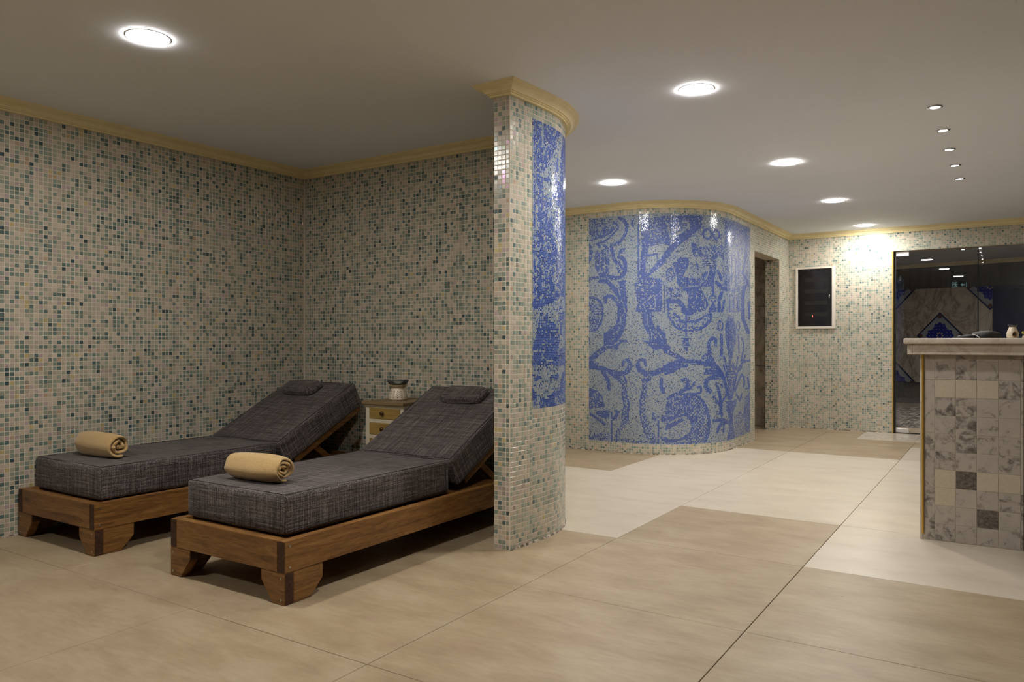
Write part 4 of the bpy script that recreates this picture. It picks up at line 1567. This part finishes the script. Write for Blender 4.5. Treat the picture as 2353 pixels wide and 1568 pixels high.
def blob(name, c, rad, mat, parent, p=2.4, dent=0.0, floor=0.0):
    V, Fc = [], []
    nu, nv = 28, 14
    for j in range(nv + 1):
        ph = PI * j / nv
        for i in range(nu):
            th = 2 * PI * i / nu
            sx, sy, sz = math.sin(ph) * math.cos(th), math.sin(ph) * math.sin(th), math.cos(ph)
            k = (abs(sx) ** p + abs(sy) ** p + abs(sz) ** p) ** (-1 / p)
            w = 1 + dent * math.sin(5 * th + 2 * ph)
            z = sz * k * rad[2] * w
            V.append((c[0] + sx * k * rad[0] * w, c[1] + sy * k * rad[1] * w, max(c[2] + z, floor)))
    for j in range(nv):
        for i in range(nu):
            i2 = (i + 1) % nu
            Fc.append((j * nu + i, (j + 1) * nu + i, (j + 1) * nu + i2, j * nu + i2))
    return obj_from_data(name, V, Fc, mat, parent, smooth=True)

LW, LL = 0.803, 2.06
def make_lounger(loc, label, pillow_x, seed):
    t = thing('sun_lounger', label, 'lounger', loc, group='wooden sun loungers in the niche')
    T = 0.046
    z0, z1 = 0.135, 0.268
    for s in (0, 1):
        xa = 0.0 if s == 0 else LW - T
        r = plank('side_rail', [(0, z0), (LL, z0), (LL, z1), (0, z1)], xa, xa + T, 'x', 'wood_y', [(0, -1, 0), (0, 1, 0)], t)
        sx = -1 if s == 0 else 1
        xo = 0.0 if s == 0 else LW
        for zz in (z0 + 0.022, z1 - 0.022):
            screw(r, (xo, 0.026, zz), (sx, 0, 0))
        screw(r, (xo, 1.36, 0.205), (sx, 0, 0))
    plank('front_rail', [(T + 0.001, z0), (LW - T - 0.001, z0), (LW - T - 0.001, z1), (T + 0.001, z1)], 0.0, T, 'y', 'wood_x', [], t)
    plank('rear_rail', [(T + 0.001, z0), (LW - T - 0.001, z0), (LW - T - 0.001, z1), (T + 0.001, z1)], LL - T, LL, 'y', 'wood_x', [], t)
    # unseen solid base under the mattress, added so no light leaks through
    box('light_stop_panel', T + 0.001, LW - T - 0.001, T + 0.001, LL - T - 0.001, 0.228, 0.246, 'wood_x', t)
    for ex in (0, 1):
        for ey in (0, 1):
            if ex == 0:
                f = [(0, 0), (0.080, 0), (0.150, 0.090), (0.150, 0.1345), (0, 0.1345)]
            else:
                f = [(LW - 0.080, 0), (LW, 0), (LW, 0.1345), (LW - 0.150, 0.1345), (LW - 0.150, 0.090)]
            ya, yb = (0.0, T) if ey == 0 else (LL - T, LL)
            leg = plank('leg', f, ya, yb, 'y', 'wood_x', [(1, 0, 0), (-1, 0, 0)], t)
            if ey == 0:
                q = [(T + 0.0006, 0), (0.142, 0), (0.212, 0.072), (0.212, 0.1345), (T + 0.0006, 0.1345)]
            else:
                q = [(LL - 0.142, 0), (LL - T - 0.0006, 0), (LL - T - 0.0006, 0.1345), (LL - 0.212, 0.1345), (LL - 0.212, 0.072)]
            xa, xb = (0.0, T) if ex == 0 else (LW - T, LW)
            plank('leg_side', q, xa, xb, 'x', 'wood_y', [], leg)
            if ey == 0:
                xs = 0.022 if ex == 0 else LW - 0.022
                for zz in (0.022, 0.112):
                    screw(leg, (xs, 0.0, zz), (0, -1, 0))
    # cushions
    cushion('seat_mattress', 0.0, 0.703, 0.088, 1.245, 0.262, 0.436, t, seed)
    ang = math.radians(27)
    piv = bpy.data.objects.new('backrest', None)
    COL.objects.link(piv); piv.parent = t
    piv.location = (0, 1.252, 0.436)
    piv.rotation_euler = (ang, 0, 0)
    cushion('back_mattress', 0.0, 0.703, 0.004, 0.800, -0.176, 0.0, piv, seed + 3)
    # pillow
    pl = blob('pillow', (pillow_x + 0.163, 0.662, 0.026), (0.166, 0.082, 0.030), 'fabric', piv, 5.0, 0.012, floor=-0.002)
    # wooden back frame, hinge bolt and prop
    for xa in (0.050, 0.640):
        plank('back_batten', [(0.085, -0.222), (0.78, -0.222), (0.78, -0.179), (0.085, -0.179)], xa, xa + 0.045, 'x', 'wood_y', [(0, 1, 0), (0, -1, 0)], piv)
    screw(piv, (0.685, 0.30, -0.203), (1, 0, 0))
    plank('back_crossbar', [(0.096, -0.222), (0.639, -0.222), (0.639, -0.19), (0.096, -0.19)], 0.72, 0.765, 'y', 'wood_x', [], piv)
    for xa in (0.60, 0.09):
        bm = bmesh.new()
        c0 = Vector((xa + 0.02, 1.252 + 0.30 * math.cos(ang) + 0.207 * math.sin(ang), 0.436 + 0.30 * math.sin(ang) - 0.207 * math.cos(ang)))
        c1 = Vector((xa + 0.02, c0.y + 0.20, 0.245))
        d = (c1 - c0).normalized(); w = Vector((0, -d.z, d.y)) * 0.02; h = Vector((0.014, 0, 0))
        vs = [bm.verts.new(p) for p in (c0 - w - h, c0 + w - h, c0 + w + h, c0 - w + h, c1 - w - h, c1 + w - h, c1 + w + h, c1 - w + h)]
        for fidx in ((0, 1, 2, 3), (7, 6, 5, 4), (0, 4, 5, 1), (1, 5, 6, 2), (2, 6, 7, 3), (3, 7, 4, 0)):
            bm.faces.new([vs[k] for k in fidx])
        bmesh.ops.recalc_face_normals(bm, faces=bm.faces)
        obj_from_bm('prop', bm, 'wood_y', t)
    return t

make_lounger((-3.334, 2.15, 0), 'brown wooden lounger with charcoal cushions, nearer one beside the tiled partition', 0.206, 1)
make_lounger((-4.735, 2.11, 0), 'brown wooden lounger with charcoal cushions, farther one along the left mosaic wall', 0.125, 21)

# ------------------------------------------------------------------ rolled towels
def make_towel(label, loc, rot, length, a, b, seed, turns=2.6):
    rs = random.Random(seed)
    th = 0.95 * (a - 0.006) / turns
    nphi, nx = 74, 16
    loops = []
    phmax = 2 * PI * turns
    rmax = 1.0
    V, Fc = [], []
    ph = [rs.uniform(0, 6.28) for _ in range(6)]
    prof_o, prof_i = [], []
    for k in range(nphi + 1):
        p = phmax * k / nphi
        r = 0.006 + (a - 0.006) * (p / phmax) ** 0.92
        half = th * 0.46
        ca, sa = math.cos(p + ph[0] * 0.2 - PI / 2 - phmax), math.sin(p + ph[0] * 0.2 - PI / 2 - phmax)
        prof_o.append(((r + half * 0.6) * ca, (r + half * 0.6) * sa))
        prof_i.append(((max(r - half, 0.002)) * ca, (max(r - half, 0.002)) * sa))
    ring = prof_o + prof_i[::-1]
    m = len(ring)
    for i in range(nx + 1):
        s = i / nx
        x = (s - 0.5) * length
        bulge = 1.0 - 0.16 * abs(2 * s - 1) ** 3.5 + 0.02 * math.sin(7 * s + ph[1])
        for k, (y, z) in enumerate(ring):
            ang = math.atan2(z, y)
            rr = math.hypot(y, z)
            w = 1.0 + 0.04 * math.sin(3 * ang + ph[2] + 2 * s) + 0.03 * math.sin(5 * ang + ph[3])
            yy = rr * math.cos(ang) * w * bulge
            zz = rr * math.sin(ang) * (b / a) * w * bulge
            zz = max(zz, -b * 0.92)
            xe = x + (0.010 * math.sin(2.3 * ang + ph[4] + rr * 60) + 0.012 * (1 - rr / a)) * abs(2 * s - 1) ** 6 * (1 if s > 0.5 else -1) - (0.012 * (1 - rr / a)) * (2 if s > 0.5 else -2) * abs(2 * s - 1) ** 8
            V.append((xe, yy, zz + b * 0.92))
    for i in range(nx):
        for k in range(m):
            k2 = (k + 1) % m
            Fc.append((i * m + k, i * m + k2, (i + 1) * m + k2, (i + 1) * m + k))
    for k in range(nphi):
        Fc.append((k, m - 1 - k, m - 2 - k, k + 1))
        q = nx * m
        Fc.append((q + k, q + k + 1, q + m - 2 - k, q + m - 1 - k))
    o = obj_from_data('rolled_towel', V, Fc, 'towel', None, smooth=True)
    bm = bmesh.new(); bm.from_mesh(o.data); bmesh.ops.recalc_face_normals(bm, faces=bm.faces); bm.to_mesh(o.data); bm.free()
    md = o.modifiers.new('soft', 'SUBSURF'); md.levels = 1; md.render_levels = 2
    o.location = loc
    o.rotation_euler = (0, 0, rot)
    tag(o, label, 'towel', 'rolled tan towels on the loungers')
    return o
make_towel('tan rolled towel, flatter one, on the foot of the lounger by the partition', (-3.020, 2.415, 0.4415), 0.06, 0.345, 0.080, 0.069, 3, 2.9)
make_towel('tan rolled towel, rounder one, on the foot of the lounger along the left wall', (-4.435, 2.425, 0.4415), 0.02, 0.375, 0.078, 0.075, 8, 2.4)

# ------------------------------------------------------------------ bedside cabinet between the loungers
ns = thing('nightstand', 'small cream cabinet with honey oak drawers between the loungers', 'cabinet', (-3.528, 3.845, 0))
W2, DEP, TOPZ = 0.172, 0.37, 0.70
box('cabinet_body', -W2 + 0.006, W2 - 0.006, 0.012, DEP, 0.0, 0.655, 'cream', ns)
for s in (-1, 1):
    box('stile', min(s * W2, s * (W2 - 0.033)), max(s * W2, s * (W2 - 0.033)), -0.002, 0.020, 0.0, 0.655, 'cream', ns, bevel=0.002)
for k, (za, zb) in enumerate(((0.580, 0.660), (0.472, 0.553), (0.364, 0.445), (0.20, 0.337))):
    d = box('drawer', -W2 + 0.036, W2 - 0.036, -0.004, 0.018, za, zb, 'oak', ns, bevel=0.004, seg=2)
    lathe('knob', [(0.0, 0.0), (0.006, 0.0), (0.006, 0.006), (0.013, 0.010), (0.0145, 0.016), (0.011, 0.022), (0.0, 0.024)], 'bronze', d, 20)
    kn = d.children[0]
    kn.location = (-0.012, -0.004, (za + zb) / 2); kn.rotation_euler = (PI / 2, 0, 0)
    box('rail', -W2 + 0.033, W2 - 0.033, -0.001, 0.018, za - 0.026, za - 0.001, 'cream', ns)
for k, (e, za, zb) in enumerate(((0.003, 0.655, 0.662), (0.007, 0.662, 0.670), (0.011, 0.670, 0.678))):
    box('moulding', -W2 - e, W2 + e, -0.003 - e, DEP, za, zb, 'cream', ns, bevel=0.002)
box('cabinet_top', -W2 - 0.0145, W2 + 0.0145, -0.028, DEP + 0.004, 0.6785, TOPZ, 'oak_top', ns, bevel=0.004, seg=2)

# ------------------------------------------------------------------ oil burners
def burner_tall(loc):
    t = thing('oil_burner', 'cream pierced ceramic oil burner with glass bowl on the cabinet', 'oil burner', loc)
    lathe('pierced_base', [(0.0, 0.0), (0.060, 0.0), (0.0645, 0.004), (0.066, 0.014), (0.064, 0.030), (0.058, 0.050), (0.050, 0.068), (0.0465, 0.078), (0.046, 0.083)], 'ceramic', t, 40)
    lathe('plate', [(0.044, 0.082), (0.048, 0.086), (0.060, 0.094), (0.069, 0.103), (0.0685, 0.1045), (0.050, 0.099), (0.0, 0.097)], 'wax', t, 40)
    lathe('glass_bowl', [(0.0, 0.1005), (0.052, 0.1015), (0.064, 0.113), (0.0735, 0.130), (0.0765, 0.1385), (0.0745, 0.1385), (0.0715, 0.131), (0.062, 0.1155), (0.050, 0.1045), (0.0, 0.1035)], 'glass_dish', t, 40)
    def rad(z):
        return np.interp(z, [0.0, 0.014, 0.030, 0.050, 0.068, 0.083], [0.0655, 0.066, 0.064, 0.058, 0.050, 0.046])
    holes = []
    for row, (z, n, s) in enumerate(((0.020, 14, 0.0045), (0.027, 28, 0.002), (0.034, 14, 0.003), (0.041, 28, 0.0024), (0.048, 14, 0.0032), (0.055, 28, 0.002), (0.061, 14, 0.0042), (0.0685, 14, 0.0022))):
        for k in range(n):
            th = 2 * PI * (k + 0.5 * (row % 2)) / n
            r = float(rad(z)) + 0.0003
            c = Vector((r * math.cos(th), r * math.sin(th), z)); tg = Vector((-math.sin(th), math.cos(th), 0)); up = Vector((-0.35 * math.cos(th), -0.35 * math.sin(th), 1)).normalized()
            holes.append([c + tg * (s * 0.75 * math.cos(q)) + up * (s * math.sin(q)) for q in [2 * PI * j / 6 for j in range(6)]])
    V = [v for hl in holes for v in hl]
    o = obj_from_data('piercing', V, [tuple(range(i * 6, i * 6 + 6)) for i in range(len(holes))], 'hole_shade', t)  # flat dark patches on the surface, painted as shaded holes
    o['kind'] = 'stuff'
    return t
burner_tall((-3.552, 4.007, 0.7005))

# ------------------------------------------------------------------ reception counter
counter = thing('reception_counter', 'tiled counter pier of square grey and beige marble pieces', 'counter', (0, 0, 0))
CY0 = 4.84
box('pier_core', -0.398, 0.072, CY0, 5.45, 0.0, 1.034, 'grout', counter)
box('back_panel', 0.074, 2.30, 5.22, 5.45, 0.0, 1.034, 'stone_dark', counter)
zr = [0.002] + [0.0975 + 0.0998 * k for k in range(9)] + [0.996, 1.0335]
xc = [-0.337 + 0.0993 * k for k in range(5)]
kinds = {(0, 1): 'b', (1, 1): 'b', (2, 1): 'b', (0, 6): 'b', (1, 6): 'd', (2, 6): 'b', (3, 6): 'b', (0, 7): 'b', (2, 8): 'd', (0, 0): 'g'}
nrow = len(zr) - 1
cm_cache = {}
for r in range(nrow):
    top_index = nrow - 1 - r        # 0 = top sliver
    for c in range(4):
        k = kinds.get((c, top_index - 1), 'g') if top_index > 0 else 'g'
        mat = {'b': 'stone_beige', 'd': 'stone_dark', 'g': 'marble_grey'}[k]
        g = 0.0012
        w, h = 0.0993 - 2 * g, zr[r + 1] - zr[r] - 2 * g
        key = (mat, round(h, 3))
        if key not in cm_cache:
            bm = bmesh.new(); add_box(bm, -w / 2, w / 2, -0.0012, 0.006, -h / 2, h / 2, 0.0008)
            me = bpy.data.meshes.new('marble_tile'); bm.to_mesh(me); bm.free(); me.materials.append(MAT[mat]); cm_cache[key] = me
        o = bpy.data.objects.new('marble_tile', cm_cache[key])
        o.location = ((xc[c] + xc[c + 1]) / 2, CY0 - 0.001 + random.uniform(-0.0006, 0.0006), (zr[r] + zr[r + 1]) / 2)
        link(o, counter)
for a, b in ((0.002, 0.297), (0.297, 0.60), (0.60, 0.894), (0.894, 1.0335)):
    for x0, x1 in ((-0.390, -0.337), (xc[4], 0.074)):
        bm = bmesh.new(); add_box(bm, -(x1 - x0) / 2 + 0.0012, (x1 - x0) / 2 - 0.0012, -0.0012, 0.006, -(b - a) / 2 + 0.0012, (b - a) / 2 - 0.0012, 0.0012)
        o = obj_from_bm('marble_strip', bm, 'marble_grey', counter)
        o.location = ((x0 + x1) / 2, CY0 - 0.001, (a + b) / 2)
box('brass_edge', -0.4025, -0.3915, CY0 - 0.010, CY0 + 0.02, 0.03, 1.034, 'gold', counter, bevel=0.002)
box('end_plate', -0.412, -0.3985, CY0 - 0.004, 5.45, 0.0, 1.034, 'marble_white', counter)

top = thing('countertop', 'white marble countertop with a rounded edge over the tiled pier', 'countertop', (0, 0, 0))
box('marble_slab', -0.487, 2.35, 4.755, 5.55, 1.094, 1.1255, 'marble_white', top, bevel=0.011, seg=4, smooth=True)
box('marble_apron', -0.445, 2.32, 4.785, 4.835, 1.0345, 1.0935, 'marble_white', top, bevel=0.003)
box('apron_end', -0.470, -0.4465, 4.785, 5.52, 1.0345, 1.0935, 'marble_white', top, bevel=0.004, seg=2)
box('apron_core', -0.445, 2.32, 4.836, 5.52, 1.0345, 1.0935, 'marble_white', top)

# small burner on the counter
b2 = thing('oil_burner', 'small pear shaped cream oil burner on the marble counter', 'oil burner', (0.024, 4.97, 1.126))
lathe('clay_body', [(0.0, 0.0), (0.0255, 0.0), (0.0275, 0.003), (0.0292, 0.013), (0.0280, 0.028), (0.0225, 0.044), (0.0175, 0.054), (0.0165, 0.058), (0.0175, 0.060), (0.0, 0.0585)], 'ceramic', b2, 36)
lathe('glass_dish', [(0.0, 0.0595), (0.015, 0.060), (0.020, 0.066), (0.0232, 0.0735), (0.0222, 0.0737), (0.0190, 0.0675), (0.014, 0.0620), (0.0, 0.0615)], 'glass_dish', b2, 32)
def teardrop(name, mat, parent, k, ro, th0):
    pts, m = [], 26
    def on_body(a, zz):
        rr = float(np.interp(zz, [0, 0.003, 0.013, 0.028, 0.044, 0.06], [0.0255, 0.0275, 0.0292, 0.0280, 0.0225, 0.0165])) + ro
        return (rr * math.cos(th0 + a / 0.029), rr * math.sin(th0 + a / 0.029), zz)
    pts.append(on_body(0.0, 0.0215))
    for sc in (0.33, 0.66, 1.0):
        for q in [2 * PI * j / m for j in range(m)]:
            a = sc * k * 0.0128 * math.sin(q) * (1 - 0.30 * math.cos(q))
            pts.append(on_body(a, 0.0215 + sc * k * 0.0165 * math.cos(q)))
    F = [(0, 1 + j, 1 + (j + 1) % m) for j in range(m)]
    for rg in range(2):
        F += [(1 + rg * m + j, 1 + (rg + 1) * m + j, 1 + (rg + 1) * m + (j + 1) % m, 1 + rg * m + (j + 1) % m) for j in range(m)]
    return obj_from_data(name, pts, F, mat, parent)
teardrop('opening', 'terracotta', b2, 1.0, 0.0006, -PI / 2 + 0.38)
teardrop('opening_shade', 'hole_shade', b2, 0.62, 0.0011, -PI / 2 + 0.24)  # dark patch paints the shade inside the opening

# little bead ornament at the edge of the picture
orn = thing('bead_ornament', 'tiny green gold bead on a stem beside the small burner', 'ornament', (0.073, 4.965, 1.126))
lathe('foot', [(0.0, 0.0), (0.0055, 0.0), (0.006, 0.003), (0.004, 0.010), (0.002, 0.013), (0.0, 0.013)], 'ceramic', orn, 18)
lathe('stem', [(0.0014, 0.012), (0.0014, 0.022)], 'chrome', orn, 10)
lathe('bead', [(0.0, 0.020)] + [(0.0085 * math.sin(q), 0.0285 - 0.0085 * math.cos(q)) for q in [PI * j / 10 for j in range(1, 10)]] + [(0.0, 0.037)], 'jade', orn, 20)

# black bag lying on the counter
bag = thing('black_bag', 'limp black leather bag lying on the marble counter', 'bag', (-0.12, 5.02, 1.1265))
blob('bag_body', (0.020, 0.02, 0.012), (0.075, 0.07, 0.029), 'black_leather', bag, 2.2, 0.02)
blob('bag_flap', (-0.070, 0.0, 0.006), (0.050, 0.05, 0.014), 'black_leather', bag, 2.3, 0.03)
bm = bmesh.new()
add_tube(bm, [(-0.045, -0.055, 0.020), (-0.030, -0.072, 0.018), (-0.018, -0.080, 0.010), (-0.008, -0.086, 0.002)], 0.0016, 8)
obj_from_bm('cord', bm, 'white_cord', bag, smooth=True)
bm = bmesh.new()
add_tube(bm, [(-0.10, -0.03, 0.016), (-0.07, -0.05, 0.022), (-0.035, -0.05, 0.026), (0.02, -0.045, 0.032), (0.065, -0.03, 0.034)], 0.0012, 8)
obj_from_bm('piping', bm, 'black_strip', bag, smooth=True)

# ------------------------------------------------------------------ electrical cabinet on the far wall
ec = thing('electrical_cabinet', 'flush electrical cabinet with white frame and black door on the far wall', 'electrical cabinet', (0, YF, 0))
x0, x1, z0, z1 = PANEL
fw = 0.028
def frame_piece(a, b, c, d):
    box('frame', a, b, -0.022, 0.03, c, d, 'white_plastic', ec, bevel=0.003, seg=2)
frame_piece(x0, x0 + fw, z0, z1)
frame_piece(x1 - fw - 0.012, x1, z0, z1)
frame_piece(x0 + fw, x1 - fw - 0.012, z1 - 0.020, z1)
frame_piece(x0 + fw, x1 - fw - 0.012, z0, z0 + 0.030)
dx0, dx1, dz0, dz1 = x0 + fw, x1 - fw - 0.012, z0 + 0.030, z1 - 0.020
dr = box('door', dx0 + 0.002, dx1 - 0.002, -0.012, 0.0, dz0 + 0.002, dz1 - 0.002, 'black_panel', ec, bevel=0.002)
for a in (dx0 + 0.055, dx1 - 0.035):
    box('door_groove', a, a + 0.003, -0.0135, -0.011, dz0 + 0.004, dz1 - 0.004, 'black_strip', dr)
for a in (dz0 + 0.055, dz1 - 0.055):
    box('door_groove', dx0 + 0.004, dx1 - 0.004, -0.0135, -0.011, a, a + 0.003, 'black_strip', dr)
for k in range(4):
    zc = dz0 + 0.13 + k * 0.145
    box('breaker_row', dx0 + 0.075, dx1 - 0.05, -0.0128, -0.011, zc, zc + 0.05, 'black_strip', dr)
lathe('handle', [(0.0, 0.0), (0.013, 0.0), (0.013, 0.004), (0.009, 0.007), (0.0, 0.007)], 'chrome', dr, 18)
hd = [c for c in dr.children if c.name.startswith('handle')][0]
hd.location = (-1.868, -0.012, 1.672); hd.rotation_euler = (PI / 2, 0, 0); hd.scale = (0.7, 1.7, 1)
box('indicator', -2.070, -2.063, -0.0145, -0.011, 1.412, 1.436, 'led', dr)

# ------------------------------------------------------------------ ceiling lights
def make_lamp(x, y, label):
    t = thing('ceiling_light', label, 'ceiling light', (x, y, CEIL), group='round ceiling lights')
    lathe('rim', [(0.0895, 0.0), (0.0955, -0.0004), (0.0955, -0.0012), (0.0895, -0.0018)], 'lamp_rim', t, 48)
    lathe('diffuser', [(0.0895, -0.002), (0.0885, -0.0042), (0.0, -0.0065)], 'lamp', t, 20)
    return t
for x, y, lab in ((-3.225, 1.97, 'round white ceiling light over the loungers in the niche'),
                  (-1.407, 3.99, 'round ceiling light just right of the tiled partition'),
                  (-1.409, 6.005, 'round ceiling light, third nearest of the row along the passage'),
                  (-2.840, 5.955, 'round ceiling light in front of the blue mural'),
                  (-1.403, 7.88, 'round ceiling light, second nearest the far wall'),
                  (-1.404, 9.76, 'round ceiling light closest to the far mosaic wall'),
                  (-1.407, 1.97, 'round ceiling light above the photographer'),
                  (-3.225, -0.05, 'added unseen ceiling light behind the photographer near the left wall')):  # last lamp is unseen, added to lift the left floor and wall
    make_lamp(x, y, lab)

def make_spot(x, y, label):
    t = thing('downlight', label, 'downlight', (x, y, CEIL), group='small downlights over the counter')
    lathe('ring', [(0.026, 0.0), (0.040, -0.001), (0.041, -0.004), (0.032, -0.007), (0.027, -0.004)], 'chrome', t, 32)
    lathe('bulb', [(0.0265, -0.003), (0.0, -0.006)], 'spot', t, 14)
    return t
ordn = ('nearest', 'second', 'third', 'fourth', 'farthest')
for k in range(5):
    make_spot(-0.352 + 0.004 * k, 5.045 + 0.587 * k, 'small recessed downlight over the counter, %s in its row of five' % ordn[k])

for x, lab in ((-0.95, 'added unseen ceiling light in the room beyond the glass, behind the lintel over the door'),
               (0.15, 'added unseen ceiling light in the room beyond the glass, behind the lintel over the fixed pane'),
               (1.25, 'added unseen ceiling light in the room beyond the glass, farthest along the lintel')):
    make_lamp(x, 10.72, lab)  # unseen lamps added behind the lintel to brighten the dim room
# small lamps of the room beyond the glass; last two unseen, added to brighten it
for k, (x, y) in enumerate(((-0.55, 13.1), (0.9, 12.2), (-1.6, 11.6))):
    make_spot(x, y, ('small downlight in the room beyond the glass, over the pebble bed', 'added unseen downlight in the room beyond the glass, behind the counter end', 'added unseen downlight in the room beyond the glass, behind the mosaic wall')[k])

# exit sign above and behind the photographer; the glass door mirrors it
es = thing('exit_sign', 'small green exit sign under the ceiling, mirrored faintly in the glass door', 'sign', (-1.52, 0.90, 2.355))
box('sign_board', -0.17, 0.17, -0.015, 0.012, -0.075, 0.075, 'exit_board', es, bevel=0.003)
box('hanger', -0.006, 0.006, -0.006, 0.006, 0.075, CEIL - 2.355, 'chrome', es)
def glyph(name, pts):
    V = [(a, 0.0125, b) for a, b in pts] + [(a, 0.0145, b) for a, b in pts]
    n = len(pts)
    o = obj_from_data(name, V, [tuple(range(n)), tuple(range(2 * n - 1, n - 1, -1))] + [(i, n + i, n + (i + 1) % n, (i + 1) % n) for i in range(n)], 'exit_glyph', es)
    bm = bmesh.new(); bm.from_mesh(o.data); bmesh.ops.recalc_face_normals(bm, faces=bm.faces); bm.to_mesh(o.data); bm.free()
glyph('bar', [(0.140, -0.055), (0.148, -0.055), (0.148, 0.055), (0.140, 0.055)])
glyph('arrow', [(0.115, 0.012), (0.115, -0.012), (0.075, -0.012), (0.075, -0.034), (0.035, 0.0), (0.075, 0.034), (0.075, 0.012)])
glyph('door_leaf', [(-0.135, -0.055), (-0.125, -0.055), (-0.125, 0.055), (-0.030, 0.055), (-0.030, 0.064), (-0.135, 0.064)])
glyph('running_figure', [(-0.105, -0.055), (-0.080, -0.018), (-0.075, 0.020), (-0.100, 0.012), (-0.104, -0.004), (-0.115, 0.0), (-0.108, 0.024), (-0.070, 0.038), (-0.052, 0.030),
                         (-0.040, 0.012), (-0.020, 0.014), (-0.020, 0.004), (-0.045, 0.000), (-0.055, 0.010), (-0.055, -0.012), (-0.035, -0.026), (-0.030, -0.055), (-0.041, -0.055), (-0.046, -0.032), (-0.068, -0.020), (-0.092, -0.058)])
glyph('figure_head', [(-0.055 + 0.010 * math.cos(q), 0.049 + 0.010 * math.sin(q)) for q in [2 * PI * k / 12 for k in range(12)]])
